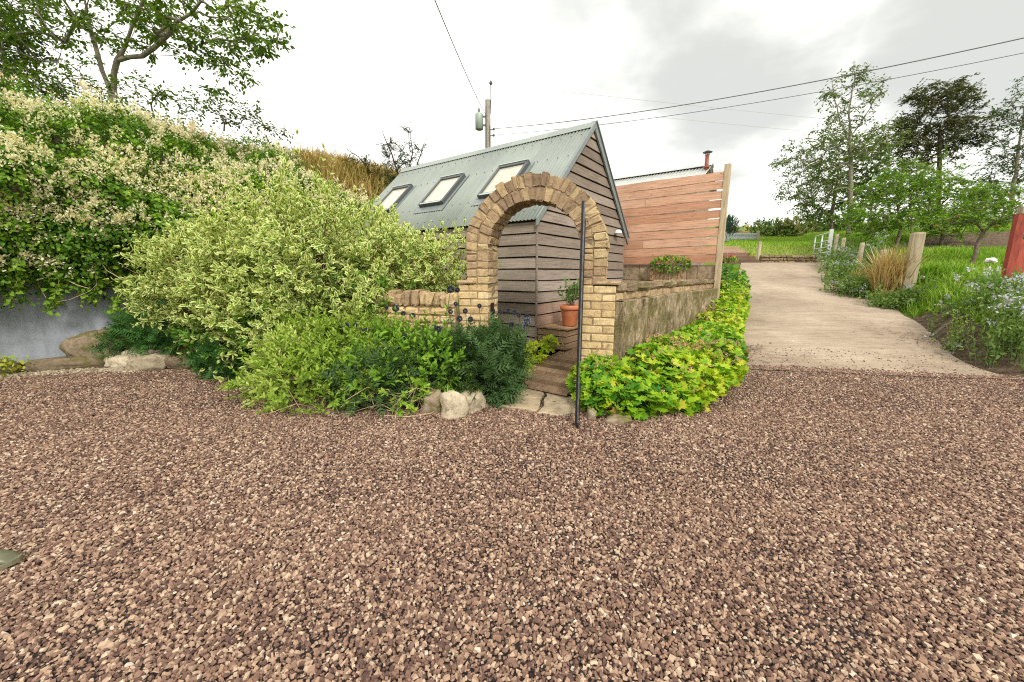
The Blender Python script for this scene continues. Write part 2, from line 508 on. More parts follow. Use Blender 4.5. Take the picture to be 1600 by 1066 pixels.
class MB:
    """Collects shapes that become ONE mesh object."""

    def __init__(s):
        s.v, s.f, s.t = [], [], []

    def add(s, V, Fs, tint=.5):
        o = len(s.v)
        s.v += [tuple(float(c) for c in p) for p in V]
        s.t += [float(tint)] * len(V) if np.isscalar(tint) else list(tint)
        s.f += [tuple(i + o for i in f) for f in Fs]

    def hexa(s, c8, tint=.5):
        s.add(c8, [(0, 1, 2, 3), (7, 6, 5, 4), (0, 4, 5, 1), (1, 5, 6, 2), (2, 6, 7, 3), (3, 7, 4, 0)], tint)

    def box(s, x0, x1, y0, y1, z0, z1, tint=.5, bev=0.0):
        if bev <= 0:
            s.hexa([(x0, y0, z0), (x0, y1, z0), (x1, y1, z0), (x1, y0, z0), (x0, y0, z1), (x0, y1, z1), (x1, y1, z1), (x1, y0, z1)], tint)
        else:
            s.block([(x0, y0, z0), (x1, y0, z0), (x1, y0, z1), (x0, y0, z1), (x0, y1, z0), (x1, y1, z0), (x1, y1, z1), (x0, y1, z1)], 2, bev, 0, tint)

    def block(s, c8, n=4, bev=.012, noise=.006, tint=.5):
        """Rounded, roughened block from 8 corners (front 4 counter-clockwise, then back 4)."""
        c = np.array(c8, float)
        g = np.linspace(0, 1, n)
        idx, V = {}, []
        ex = np.linalg.norm(c[1] - c[0]) or 1
        ez = np.linalg.norm(c[3] - c[0]) or 1
        ey = np.linalg.norm(c[4] - c[0]) or 1
        bx, by, bz = min(.45, bev / ex), min(.45, bev / ey), min(.45, bev / ez)

        def pos(i, j, k):
            a, b, d = g[i], g[j], g[k]
            if n == 4:
                a = (0, bx * 1.4, 1 - bx * 1.4, 1)[i]
                b = (0, by * 1.4, 1 - by * 1.4, 1)[j]
                d = (0, bz * 1.4, 1 - bz * 1.4, 1)[k]
            e = [i in (0, n - 1), j in (0, n - 1), k in (0, n - 1)]
            q = sum(e)
            if q >= 2:
                fct = .42 if q == 2 else .6
                if e[0]:
                    a += (bx if i == 0 else -bx) * fct
                if e[1]:
                    b += (by if j == 0 else -by) * fct
                if e[2]:
                    d += (bz if k == 0 else -bz) * fct
            fr = (c[0] * (1 - a) + c[1] * a) * (1 - d) + (c[3] * (1 - a) + c[2] * a) * d
            bk = (c[4] * (1 - a) + c[5] * a) * (1 - d) + (c[7] * (1 - a) + c[6] * a) * d
            p = fr * (1 - b) + bk * b
            if noise:
                p = p + rng.normal(0, noise, 3)
            return p

        def vid(i, j, k):
            if (i, j, k) not in idx:
                idx[(i, j, k)] = len(V)
                V.append(pos(i, j, k))
            return idx[(i, j, k)]
        Fs = []
        m = n - 1
        for i in range(m):
            for j in range(m):
                Fs.append((vid(i, 0, j), vid(i + 1, 0, j), vid(i + 1, 0, j + 1), vid(i, 0, j + 1)))
                Fs.append((vid(i + 1, m, j), vid(i, m, j), vid(i, m, j + 1), vid(i + 1, m, j + 1)))
                Fs.append((vid(0, j + 1, i), vid(0, j, i), vid(0, j, i + 1), vid(0, j + 1, i + 1)))
                Fs.append((vid(m, j, i), vid(m, j + 1, i), vid(m, j + 1, i + 1), vid(m, j, i + 1)))
                Fs.append((vid(i, j + 1, 0), vid(i + 1, j + 1, 0), vid(i + 1, j, 0), vid(i, j, 0)))
                Fs.append((vid(i, j, m), vid(i + 1, j, m), vid(i + 1, j + 1, m), vid(i, j + 1, m)))
        s.add(V, Fs, tint)

    def tube(s, pts, rad, n=6, tint=.5, cap=True):
        pts = [np.array(p, float) for p in pts]
        k = len(pts)
        rad = [rad] * k if np.isscalar(rad) else list(rad)
        V, Fs = [], []
        up = None
        for i in range(k):
            d = pts[min(i + 1, k - 1)] - pts[max(i - 1, 0)]
            L = np.linalg.norm(d)
            d = d / L if L > 1e-9 else np.array([0, 0, 1.])
            if up is None:
                up = np.array([1., 0, 0]) if abs(d[2]) > .9 else np.array([0, 0, 1.])
            x = np.cross(up, d)
            if np.linalg.norm(x) < 1e-6:
                x = np.cross(np.array([0, 1., 0.3]), d)
            x /= np.linalg.norm(x)
            y = np.cross(d, x)
            up = y if False else up
            for j in range(n):
                t = 2 * math.pi * j / n
                V.append(pts[i] + rad[i] * (x * math.cos(t) + y * math.sin(t)))
        for i in range(k - 1):
            for j in range(n):
                Fs.append((i * n + j, i * n + (j + 1) % n, (i + 1) * n + (j + 1) % n, (i + 1) * n + j))
        if cap:
            Fs.append(tuple(range(n - 1, -1, -1)))
            Fs.append(tuple((k - 1) * n + j for j in range(n)))
        s.add(V, Fs, tint)

    def lathe(s, prof, n=24, c=(0, 0, 0), tint=.5):
        V, Fs = [], []
        for r, z in prof:
            for j in range(n):
                t = 2 * math.pi * j / n
                V.append((c[0] + r * math.cos(t), c[1] + r * math.sin(t), c[2] + z))
        k = len(prof)
        for i in range(k - 1):
            for j in range(n):
                Fs.append((i * n + j, i * n + (j + 1) % n, (i + 1) * n + (j + 1) % n, (i + 1) * n + j))
        Fs.append(tuple(range(n - 1, -1, -1)))
        Fs.append(tuple((k - 1) * n + j for j in range(n)))
        s.add(V, Fs, tint)

    def build(s, name, mat, parent=None, smooth=False):
        me = bpy.data.meshes.new(name)
        me.from_pydata(s.v, [], s.f)
        at = me.attributes.new('tint', 'FLOAT', 'POINT')
        at.data.foreach_set('value', np.array(s.t, dtype=np.float32))
        if smooth:
            me.polygons.foreach_set('use_smooth', np.ones(len(me.polygons), dtype=bool))
        me.update()
        return link(name, me, mat, parent)


# ------------------------------------------------------------------ small vector noise
def vnoise(P, seed=0, freq=1.0):
    """Smooth value noise in 3-D, -1..1."""
    P = np.asarray(P, float) * freq + seed * 17.31
    i = np.floor(P).astype(np.int64)
    f = P - i
    f = f * f * (3 - 2 * f)

    def hsh(a):
        n = (a[..., 0] * 374761393 + a[..., 1] * 668265263 + a[..., 2] * 2147483647 + seed * 974711) & 0xFFFFFFFF
        n = ((n ^ (n >> 13)) * 1274126177) & 0xFFFFFFFF
        return ((n ^ (n >> 16)) & 0xFFFF) / 32767.5 - 1.0
    r = 0
    for dx in (0, 1):
        for dy in (0, 1):
            for dz in (0, 1):
                w = (f[..., 0] if dx else 1 - f[..., 0]) * (f[..., 1] if dy else 1 - f[..., 1]) * (f[..., 2] if dz else 1 - f[..., 2])
                r = r + w * hsh(i + np.array([dx, dy, dz]))
    return r


def unit(v):
    v = np.asarray(v, float)
    return v / np.maximum(1e-9, np.linalg.norm(v, axis=-1, keepdims=True))


def rdir(n):
    return unit(rng.normal(0, 1, (n, 3)))


# ------------------------------------------------------------------ leaves
def fan(k_out, faces):
    return faces


TP = {}
TP['leaf'] = (np.array([(0, 0, 0), (.23, .28, .05), (.21, .66, .04), (0, 1, -.06), (-.21, .66, .04), (-.23, .28, .05), (0, .45, -.01)]),
              np.array([0, 1, 1, .9, 1, 1, 0.]),
              np.array([(0, 1, 2, 6), (6, 2, 3, 4), (0, 6, 4, 5)]))
TP['quad'] = (np.array([(0, 0, 0), (.26, .45, .04), (0, 1, 0), (-.26, .45, .04)]), np.array([0, 1, 0, 1.]), np.array([(0, 1, 2, 3)]))
TP['heart'] = (np.array([(0, 0, 0), (.40, .12, .05), (.30, .6, .04), (0, 1, -.05), (-.30, .6, .04), (-.40, .12, .05)]), np.array([0, 1, 1, 0, 1, 1.]), np.array([(0, 1, 2, 3), (0, 3, 4, 5)]))
TP['blade'] = (np.array([(-.035, 0, 0), (.035, 0, 0), (.03, .4, .03), (-.03, .4, .03), (.018, .75, .14), (-.018, .75, .14), (.003, 1, .32), (-.003, 1, .32)]),
               np.zeros(8), np.array([(0, 1, 2, 3), (3, 2, 4, 5), (5, 4, 6, 7)]))
_v, _f = [(0, .30, -.03)], []
for i in range(15):
    t = -math.pi * .83 + i * (math.pi * 1.66 / 14)
    r = (.62 if i % 2 == 0 else .40) * (1 - .12 * abs(t) / 3)
    _v.append((r * math.sin(t), .30 + r * math.cos(t), .10 * r if i % 2 == 0 else .02))
for i in range(1, 15):
    _f.append((0, i + 1, i))
TP['palm'] = (np.array(_v), np.array([0] + [1.] * 15), np.array(_f))
_v, _f = [], []
for i in range(6):
    y = .12 + i * .14
    l = .30 * (1 - .55 * abs(i - 2) / 4)
    for sgn in (-1, 1):
        o = len(_v)
        _v += [(0, y - .035, 0), (0, y + .06, 0), (sgn * l, y + .16, .05 if i % 2 else -.03)]
        _f.append((o, o + 1, o + 2) if sgn < 0 else (o, o + 2, o + 1))
o = len(_v)
_v += [(-.04, .82, 0), (.04, .82, 0), (0, 1.02, -.05)]
_f.append((o, o + 1, o + 2))
o = len(_v)
_v += [(-.015, 0, 0), (.015, 0, 0), (0, .9, 0)]
_f.append((o, o + 1, o + 2))
TP['pinnate'] = (np.array(_v), np.zeros(len(_v)), np.array(_f))


def leaves(name, mat, P, D, N, L, tint, tp='leaf', parent=None, wid=1.0):
    V0, ac, F0 = TP[tp]
    P, D, N = np.asarray(P, float), unit(D), np.asarray(N, float)
    n = len(P)
    L = np.broadcast_to(np.asarray(L, float), (n,))
    tint = np.clip(np.broadcast_to(np.asarray(tint, float), (n,)), 0, 1)
    Rr = np.cross(D, N)
    bad = np.linalg.norm(Rr, axis=1) < 1e-4
    Rr[bad] = np.cross(D[bad], rdir(bad.sum())) if bad.any() else Rr[bad]
    Rr = unit(Rr)
    N2 = np.cross(Rr, D)
    V = P[:, None] + L[:, None, None] * (V0[None, :, 0:1] * wid * Rr[:, None] + V0[None, :, 1:2] * D[:, None] + V0[None, :, 2:3] * N2[:, None])
    k = len(V0)
    Fa = (F0[None] + (np.arange(n) * k)[:, None, None]).reshape(-1, F0.shape[1])
    me = np_mesh(name, V.reshape(-1, 3), Fa, {'tint': np.repeat(tint, k), 'across': np.tile(ac, n)})
    return link(name, me, mat, parent)


def ell_surface(ells, n, fill=0.0, lump=.18, seed=1, freq=1.6):
    """Points on the outside of a union of ellipsoids, outline broken by noise; fill = share placed inside."""
    ells = [(np.array(c, float), np.array(r, float)) for c, r in ells]
    w = np.array([(r[0] * r[1] + r[1] * r[2] + r[0] * r[2]) for c, r in ells])
    w = w / w.sum()
    P, Nn = [], []
    need = n
    while need > 0:
        k = rng.choice(len(ells), size=need * 2, p=w)
        d = rdir(need * 2)
        C = np.array([ells[i][0] for i in k])
        Rr = np.array([ells[i][1] for i in k])
        nz = 1 + lump * vnoise(C + d * Rr, seed, freq) + .5 * lump * vnoise(C + d * Rr, seed + 3, freq * 2.7)
        rad = np.ones(need * 2)
        ins = rng.random(need * 2) < fill
        rad[ins] = rng.uniform(.35, .95, ins.sum())
        p = C + d * Rr * (nz * rad)[:, None]
        ok = np.ones(len(p), bool)
        for j, (c, r) in enumerate(ells):
            q = np.linalg.norm((p - c) / r, axis=1)
            ok &= ~((q < .80) & (k != j) & ~ins)
        ok &= p[:, 2] > .02
        P.append(p[ok])
        Nn.append(unit(d / Rr)[ok])
        need -= ok.sum()
    P, Nn = np.concatenate(P)[:n], np.concatenate(Nn)[:n]
    return P, Nn


def shoots(P, Nn, per, length, lsize, up=.5, out=.6, jit=.35, spread=60, lvar=.25):
    """Leafy shoots: opposite leaves along a stem that starts at P and grows outward."""
    n = len(P)
    d = unit(Nn * out + np.array([0, 0, up]) + rng.normal(0, jit, (n, 3)))
    ln = length * rng.uniform(.45, 1.0, n) * np.where(rng.random(n) < .16, rng.uniform(1.5, 2.1, n), 1.1)
    side0 = unit(np.cross(d, rdir(n)))
    LP, LD, LN, LL, who = [], [], [], [], []
    for i in range(per):
        t = (i // 2 + 1) / (per // 2 + .2)
        ang = (i // 2) * R(90) + (i % 2) * math.pi
        side = side0 * math.cos(ang) + np.cross(d, side0) * math.sin(ang)
        a = R(spread) * (1.1 - .55 * t)
        ld = unit(d * math.cos(a) + side * math.sin(a) + rng.normal(0, .16, (n, 3)))
        LP.append(P + d * (ln * t)[:, None])
        LD.append(ld)
        LN.append(unit(d * math.sin(a) - side * math.cos(a) + rng.normal(0, .25, (n, 3)) + np.array([0, 0, .4])))
        LL.append(lsize * rng.uniform(1 - lvar, 1 + lvar, n) * (1.0 if t < .8 else .72))
        who.append(np.arange(n))
    shoots.age = np.repeat([(i // 2 + 1) / (per // 2 + .2) for i in range(per)], n)     # base to tip: lighter young tips, also painting shading depth into the colour
    return np.concatenate(LP), np.concatenate(LD), np.concatenate(LN), np.concatenate(LL), np.concatenate(who), d, ln


def twigs(name, mat, base, tips, rad, parent, n=4, bend=.15, rt=.3):
    """Stems from base points to tips as one mesh."""
    mb = MB()
    for b, t in zip(base, tips):
        b, t = np.array(b, float), np.array(t, float)
        m = (b + t) / 2 + rng.normal(0, bend, 3) * np.linalg.norm(t - b) * .5
        q1, q2 = (b * .5 + m * .5), (m * .5 + t * .5)
        mb.tube([b, q1 + (m - (b + t) / 2) * .3, m, q2 + (m - (b + t) / 2) * .3, t], [rad, rad * .85, rad * .65, rad * .45, rad * rt], n, rng.random())
    return mb.build(name, mat, parent, True)


# ------------------------------------------------------------------ trees
def tree(name, label, cat, stems, ells, ncl, per, lsize, mat, bark, group=None, r_tip=.007, spray=.38, droop=.15, tp='leaf', fill=.35, lump=.3, seed=1, rmin=None, flat=.6, cap=99, extra=None, wid=1.0):
    base = np.array(stems[0][0], float)
    root = thing(name, label, cat, base, 0, group)
    nodes, par = [], []
    for st in stems:
        pts = [np.array(p, float) for p in st]
        first = True
        for a_, b_ in zip(pts[:-1], pts[1:]):
            seg = max(2, int(np.linalg.norm(b_ - a_) / .35))
            for i in range(seg + 1):
                if i == 0 and not first:
                    continue
                p_ = a_ + (b_ - a_) * i / seg + (rng.normal(0, .02, 3) if 0 < i < seg else 0)
                if first and nodes:
                    j = int(np.argmin(np.linalg.norm(np.array(nodes) - p_, axis=1)))
                    par.append(j)
                elif first:
                    par.append(-1)
                else:
                    par.append(len(nodes) - 1)
                nodes.append(p_)
                first = False
    ntr = len(nodes)
    C, Cn = ell_surface(ells, ncl, fill, lump, seed, .9)
    dmin = np.min(np.linalg.norm(C[:, None] - np.array(nodes)[None], axis=2), axis=1)
    order = np.argsort(dmin)
    cd = np.zeros((ncl, 3))
    leafcount = {}
    for ci in order:
        c = C[ci]
        A = np.array(nodes)
        dd = np.linalg.norm(A - c, axis=1) + .7 * np.maximum(0, A[:, 2] - c[2] + .1)
        j = int(np.argmin(dd))
        a_ = A[j]
        L = np.linalg.norm(c - a_)
        k = max(2, min(6, int(L / .3)))
        pj = par[j]
        d0 = unit(a_ - nodes[pj]) if pj >= 0 else np.array([0, 0, 1.])
        ctrl = a_ + (d0 * .5 + unit(c - a_) * .5 + np.array([0, 0, .25])) * L * .45
        prev = j
        for i in range(1, k + 1):
            t = i / k
            p_ = a_ * (1 - t) ** 2 + ctrl * 2 * t * (1 - t) + c * t * t
            nodes.append(p_)
            par.append(prev)
            prev = len(nodes) - 1
        cd[ci] = unit(nodes[prev] - nodes[par[prev]])
        leafcount[prev] = 1
    nn = len(nodes)
    w = np.zeros(nn)
    for i in range(nn - 1, -1, -1):
        if w[i] == 0:
            w[i] = 1
        if par[i] >= 0:
            w[par[i]] += w[i]
    rad = np.minimum(cap, r_tip * w ** .46)
    mbt, mbb = MB(), MB()
    for i in range(nn):
        if par[i] < 0:
            continue
        a_, b_ = nodes[par[i]] - base, nodes[i] - base
        mbt.tube([a_, b_], [rad[par[i]] if i < ntr else min(rad[par[i]], rad[i] * 1.4), rad[i]], 8 if i < ntr else 5, .5, False)
    mbt.build('trunk', bark, root, True)
    # every cluster is a few fine twigs with the leaves set along them
    ntw = 5
    pt_ = max(2, per // ntw)
    tw = np.repeat(np.arange(ncl), ntw)
    td = unit(cd[tw] * .55 + rng.normal(0, .75, (ncl * ntw, 3)) * np.array([1, 1, flat]) - np.array([0, 0, droop * .5]))
    tl = spray * rng.uniform(.9, 2.2, ncl * ntw)
    k4 = len(tw)
    mid = C[tw] + td * (tl * .5)[:, None]
    end = C[tw] + td * tl[:, None] - np.array([0, 0, 1.]) * (droop * tl * .45)[:, None]
    wv = np.cross(td, [0.3, .2, 1.])
    wv = unit(wv) * (r_tip * .45)
    Vt = np.stack([C[tw] + wv, C[tw] - wv, mid - wv * .7, mid + wv * .7, end - wv * .4, end + wv * .4], 1) - base
    Ft = np.array([(0, 1, 2, 3), (3, 2, 4, 5)])
    link('twigs', np_mesh('twigs', Vt.reshape(-1, 3), (Ft[None] + (np.arange(k4) * 6)[:, None, None]).reshape(-1, 4), {'tint': np.full(k4 * 6, .5)}), bark, root)
    n = k4 * pt_
    ti_ = np.repeat(np.arange(k4), pt_)
    idx = tw[ti_]
    u_ = (np.tile(np.arange(pt_), k4) + rng.random(n)) / pt_
    P = C[idx] * ((1 - u_) ** 2)[:, None] + (2 * u_ * (1 - u_))[:, None] * mid[ti_] + (u_ ** 2)[:, None] * end[ti_] - base + rng.normal(0, lsize * .12, (n, 3))
    sd = unit(np.cross(td[ti_], np.array([0, 0, 1.])) + 1e-4) * np.where(rng.random(n) < .5, 1, -1)[:, None]
    D = unit(td[ti_] * .7 + sd * .8 + rng.normal(0, .3, (n, 3)) + np.array([0, 0, -droop]))
    Nn = unit(np.array([0, 0, 1.]) + rng.normal(0, .42, (n, 3)))
    cl = rng.random(ncl)
    tint = .25 + .3 * cl[idx] + rng.normal(0, .18, n) + .12 * vnoise(C[idx], seed + 9, .8)
    leaves('crown', mat, P, D, Nn, lsize * rng.uniform(.7, 1.25, n), tint, tp, root, wid)
    return root, C - base


# ------------------------------------------------------------------ terrain
UX, UY = np.array([.589, .808]), np.array([-.808, .589])      # along the drive, and to its left
ZP = np.array([(-50, 0), (5.6, 0), (6.2, .03), (7, .16), (8.8, .47), (10.5, .70), (12, .93), (14, 1.36), (16.6, 1.94), (17.6, 2.0), (18.6, 2.35), (20, 2.85), (26, 3.6), (35, 4.9), (60, 8), (150, 17), (300, 34), (450, 53), (520, 54), (900, 20), (1500, 0)])


def zd(Y):
    return np.interp(Y, ZP[:, 0], ZP[:, 1])


def XL(Y):
    return 3.61 + .613 * (np.asarray(Y, float) - 6.04)


XRP = np.array([(-50, 8.2), (4, 8.0), (5.4, 7.42), (6.0, 7.5), (6.6, 7.75), (7.7, 8.5), (8.8, 9.2), (10.5, 10.25), (12, 11.2), (16.6, 13.9), (18, 14.2), (60, 40)])


def XR(Y):
    return np.interp(Y, XRP[:, 0], XRP[:, 1])


def sm(v, a_, b_):
    t = np.clip((v - a_) / (b_ - a_), 0, 1)
    return t * t * (3 - 2 * t)


def zt(X, Y):
    X, Y = np.asarray(X, float), np.asarray(Y, float)
    z = zd(Y)
    q = X - XR(Y)
    bank = sm(q, .05, 1.0) * (.62 - .30 * sm(Y, 14, 17.5)) * sm(Y, 3.0, 7.0)
    up = np.clip(q - 1, 0, 60) * .05 * (1 - sm(Y, 40, 200))
    zr = z + bank + up
    left = XL(Y) - 2.2 - X
    court = sm(left, 0, 1.2) * (1 - sm(Y, 13, 18))
    zr = zr * (1 - court) + np.minimum(zr, .22) * court
    far = sm(Y, 60, 300)
    zr = zr + far * (5 * vnoise(np.stack([X, Y, 0 * X], -1), 4, .006) - .018 * (X - .65 * Y))
    return zr


def grid_sheet(name, xs, ys, zf, mat, attrs=None, kind='structure'):
    X, Y = np.meshgrid(xs, ys)
    Z = zf(X, Y)
    V = np.stack([X, Y, Z], -1).reshape(-1, 3)
    nx, ny = len(xs), len(ys)
    i = (np.arange(ny - 1)[:, None] * nx + np.arange(nx - 1)[None]).ravel()
    Fa = np.stack([i, i + 1, i + nx + 1, i + nx], -1)
    at = {k: f(X, Y).ravel() for k, f in (attrs or {}).items()}
    o = link(name, np_mesh(name, V, Fa, at, True), mat)
    o['kind'] = kind
    return o


def soil(X, Y):
    q = X - XR(Y)
    verge = sm(q, -.6, .0) * (1 - sm(q, .5, .9)) * sm(Y, 2, 5) * (1 - sm(Y, 8.2, 10))
    patch = sm(X - Y * .93, .5, 2.0) * sm(Y, 15.5, 16.5) * (1 - sm(Y, 20.5, 22))
    left = 1 - sm(X - XL(Y), -.4, .2)
    return np.clip(np.maximum(np.maximum(verge, patch), left * (1 - sm(Y, 15, 17))), 0, 1)


xs = np.concatenate([[-900, -400, -200, -100, -60, -40, -25], np.arange(-16, 5, .6), np.arange(5, 16, .22), np.arange(16, 40, .8), [45, 55, 70, 90, 120, 160, 220, 300, 400, 600, 900]])
ys = np.concatenate([[-300, -80, -30, -15, -8, -4, -2], np.arange(0, 5, .6), np.arange(5, 22, .22), np.arange(22, 40, .8), np.arange(40, 100, 6), [120, 150, 190, 240, 300, 340, 380, 420, 450, 480, 520, 600, 800, 1200, 1500]])
grid_sheet('ground', xs, ys, lambda X, Y: zt(X, Y) - .03, M['ground'], {'soil': soil})

# gravel yard: one sheet, its far edge along the foot of the drive
def edgeY(X):
    return np.interp(X, [-40, -9, -7.2, -3, -2, 0.8, 2.5, 3.5, 7.4, 8.5, 40], [5.2, 5.6, 7.0, 7.2, 6.6, 6.6, 6.6, 6.06, 5.40, 5.2, 5.0])


xs = np.concatenate([[-30, -20, -14], np.arange(-10, 9, .25), [10, 14, 20, 30]])
tt = np.concatenate([[0], np.linspace(.3, 1, 40)])
X = np.repeat(xs[None], len(tt), 0)
Yg = -25 + (edgeY(X) + .03 * vnoise(np.stack([X, X * 0, X * 0], -1), 2, 4) + 25) * tt[:, None]
V = np.stack([X, Yg, np.zeros_like(X)], -1).reshape(-1, 3)
nx = len(xs)
i = (np.arange(len(tt) - 1)[:, None] * nx + np.arange(nx - 1)[None]).ravel()
o = link('gravel_yard', np_mesh('gravel_yard', V, np.stack([i, i + 1, i + nx + 1, i + nx], -1), smooth=True), M['gravel'])
o['kind'] = 'structure'

# concrete drive
ys = np.concatenate([[0, .05, .12], np.arange(.25, 1.01, .25), np.arange(1.3, 11.6, .3)])
us = np.linspace(0, 1, 26)
V = []
for k, yy in enumerate(ys):
    for u_ in us:
        y_ = 6.04 + yy - (0.64 * u_) * max(0, 1 - yy / 3)
        x_ = XL(y_) * (1 - u_) - .35 * (1 - u_) + (XR(y_) + .05 + .07 * vnoise(np.array([y_ * 2.2, 0, 0]), 3)) * u_
        if yy == 0:
            y_ -= .06 * vnoise(np.array([x_ * 3, 0, 0]), 8)
        V.append((x_, y_, float(zd(y_)) + (.014 if yy > .08 else (.008 if yy > 0 else -.05))))
nx = len(us)
i = (np.arange(len(ys) - 1)[:, None] * nx + np.arange(nx - 1)[None]).ravel()
o = link('driveway', np_mesh('driveway', np.array(V), np.stack([i, i + 1, i + nx + 1, i + nx], -1), smooth=True), M['drive'])
o['kind'] = 'structure'

# loose crushed stones
def stones(name, ncell, region, size, mat, tints, seed=3):
    g = np.random.default_rng(seed)
    P = region(g)
    n = len(P)
    base = np.array([(-1, -1, -1), (1, -1, -1), (1, 1, -1), (-1, 1, -1), (-1, -1, 1), (1, -1, 1), (1, 1, 1), (-1, 1, 1)], float) * .5
    V = base[None] * np.array([1, 1, 1.]) + g.normal(0, .13, (n, 8, 3))
    V[:, 4:, :2] *= g.uniform(.45, .95, (n, 1, 2))
    s_ = size * np.exp(g.normal(0, .26, n))
    V *= (s_[:, None] * np.stack([g.uniform(.9, 1.4, n), g.uniform(.65, 1.0, n), g.uniform(.42, .70, n)], -1))[:, None]
    t, f = g.uniform(0, 2 * math.pi, n), g.normal(0, .30, (n, 2))
    cx, sx, cy, sy = np.cos(f[:, 0]), np.sin(f[:, 0]), np.cos(f[:, 1]), np.sin(f[:, 1])
    x, y, z = V[..., 0], V[..., 1], V[..., 2]
    y, z = y * cx[:, None] - z * sx[:, None], y * sx[:, None] + z * cx[:, None]
    x, z = x * cy[:, None] + z * sy[:, None], -x * sy[:, None] + z * cy[:, None]
    x, y = x * np.cos(t)[:, None] - y * np.sin(t)[:, None], x * np.sin(t)[:, None] + y * np.cos(t)[:, None]
    V = np.stack([x, y, z], -1) + P[:, None]
    F0 = np.array([(0, 3, 2, 1), (4, 5, 6, 7), (0, 1, 5, 4), (1, 2, 6, 5), (2, 3, 7, 6), (3, 0, 4, 7)])
    Fa = (F0[None] + (np.arange(n) * 8)[:, None, None]).reshape(-1, 4)
    ti = tints(g, n, P)
    return link(name, np_mesh(name, V.reshape(-1, 3), Fa, {'tint': np.repeat(np.clip(ti, 0, 1), 8)}), mat)


def yard_region(g):
    out = []
    for (y0, y1, cell) in ((.75, 2.4, .0136), (2.4, 4.2, .0152), (4.2, 7.0, .0185)):
        xm = 1.36 * y1 + .7
        xs_ = np.arange(-xm, xm, cell)
        ys_ = np.arange(y0, y1, cell)
        X, Y = np.meshgrid(xs_, ys_)
        X = X.ravel() + g.uniform(-.62, .62, X.size) * cell
        Y = Y.ravel() + g.uniform(-.62, .62, Y.size) * cell
        front = np.interp(X, [-9.5, -8.3, -7.2, -6.6, -4.2, -3.4, -2.2, -1.2, -.6, .6, 1.2, 2.0, 3.1, 3.45, 3.6, 7.4, 9.5],
                          [5.0, 5.55, 6.0, 6.05, 6.0, 5.4, 4.6, 4.4, 4.35, 4.25, 4.3, 4.6, 5.6, 6.0, 6.0, 5.36, 5.1])
        ok = (np.abs(X) < 1.36 * Y + .7) & (Y < front) & (X < 7.6)
        z = g.uniform(-.005, .011, X.size) + .006 * vnoise(np.stack([X, Y, X * 0], -1), 6, 2.2)
        out.append(np.stack([X, Y, z], -1)[ok])
    return np.concatenate(out)


o = stones('gravel', 0, yard_region, .0140, M['stone_chip'], lambda g, n, P: g.beta(2.3, 1.75, n) * .98 + .03 * vnoise(P, 2, 1.3) + .02)
tag(o, 'crushed pinkish brown stone chippings loose over the whole yard', 'gravel', kind='stuff')


def strip_region(g):
    n = 2600
    t = g.random(n)
    X = -8.6 + t * 2.6
    Y = np.interp(X, [-8.6, -7.9, -6.9, -6.0], [5.15, 5.55, 5.95, 6.0]) + g.normal(0, .07, n)
    return np.stack([X, Y, g.uniform(.004, .02, n)], -1)


o = stones('pebbles', 0, strip_region, .024, M['pale_pebble'], lambda g, n, P: g.random(n), 5)
tag(o, 'pale weathered pebbles along the edge of the gravel by the grey wall', 'pebbles', kind='stuff')

# ------------------------------------------------------------------ stone archway
arch = thing('stone_arch', 'buff sandstone garden archway with round top on two piers', 'archway', (.26, 4.975, 0), R(-17))
AT = .40


def pier(x0, x1, z1, parent, mat):
    mb = MB()
    nrow = int(round(z1 / .1))
    h = z1 / nrow
    for r in range(nrow):
        z0 = r * h
        w = x1 - x0
        cut = x0 + w * ((.36 if r % 2 else .64) + rng.uniform(-.05, .05))
        yc = AT * (.5 + (.14 if r % 2 else -.14))
        for xa, xb in ((x0, cut), (cut, x1)):
            for ya, yb in ((0, yc), (yc, AT)):
                g_ = .006
                pr = rng.uniform(-.004, .007)
                e0 = -pr if ya == 0 else g_
                c8 = [(xa + g_ - (.004 * rng.random() if xa == x0 else 0), ya + e0, z0 + g_), (xb - g_, ya + e0, z0 + g_), (xb - g_, ya + e0, z0 + h - g_), (xa + g_, ya + e0, z0 + h - g_),
                      (xa + g_, yb - g_, z0 + g_), (xb - g_, yb - g_, z0 + g_), (xb - g_, yb - g_, z0 + h - g_), (xa + g_, yb - g_, z0 + h - g_)]
                mb.block(c8, 4, .008, .0028, .38 + .35 * rng.random() + (.12 if rng.random() < .2 else 0))
    p = mb.build('pier', mat, parent)
    mo = MB()
    mo.box(x0 + .007, x1 - .007, .007, AT - .007, 0, z1 - .01)
    mo.build('mortar', M['mortar'], p)
    return p


pl = pier(-1.04, -.60, 1.40, arch, M['sandstone'])
pr_ = pier(.60, 1.05, 1.40, arch, M['sandstone'])
for p_, xa, xb in ((pl, -1.06, -.79), (pr_, .80, 1.09)):
    mb = MB()
    mb.block([(xa, -.03, 1.402), (xb, -.03, 1.402), (xb, -.03, 1.452), (xa, -.03, 1.452), (xa, AT + .02, 1.402), (xb, AT + .02, 1.402), (xb, AT + .02, 1.452), (xa, AT + .02, 1.452)], 4, .015, .004, .5)
    mb.build('shoulder_slab', M['sandstone_brown'], p_)
ZC = 1.84
mb, mo = MB(), MB()


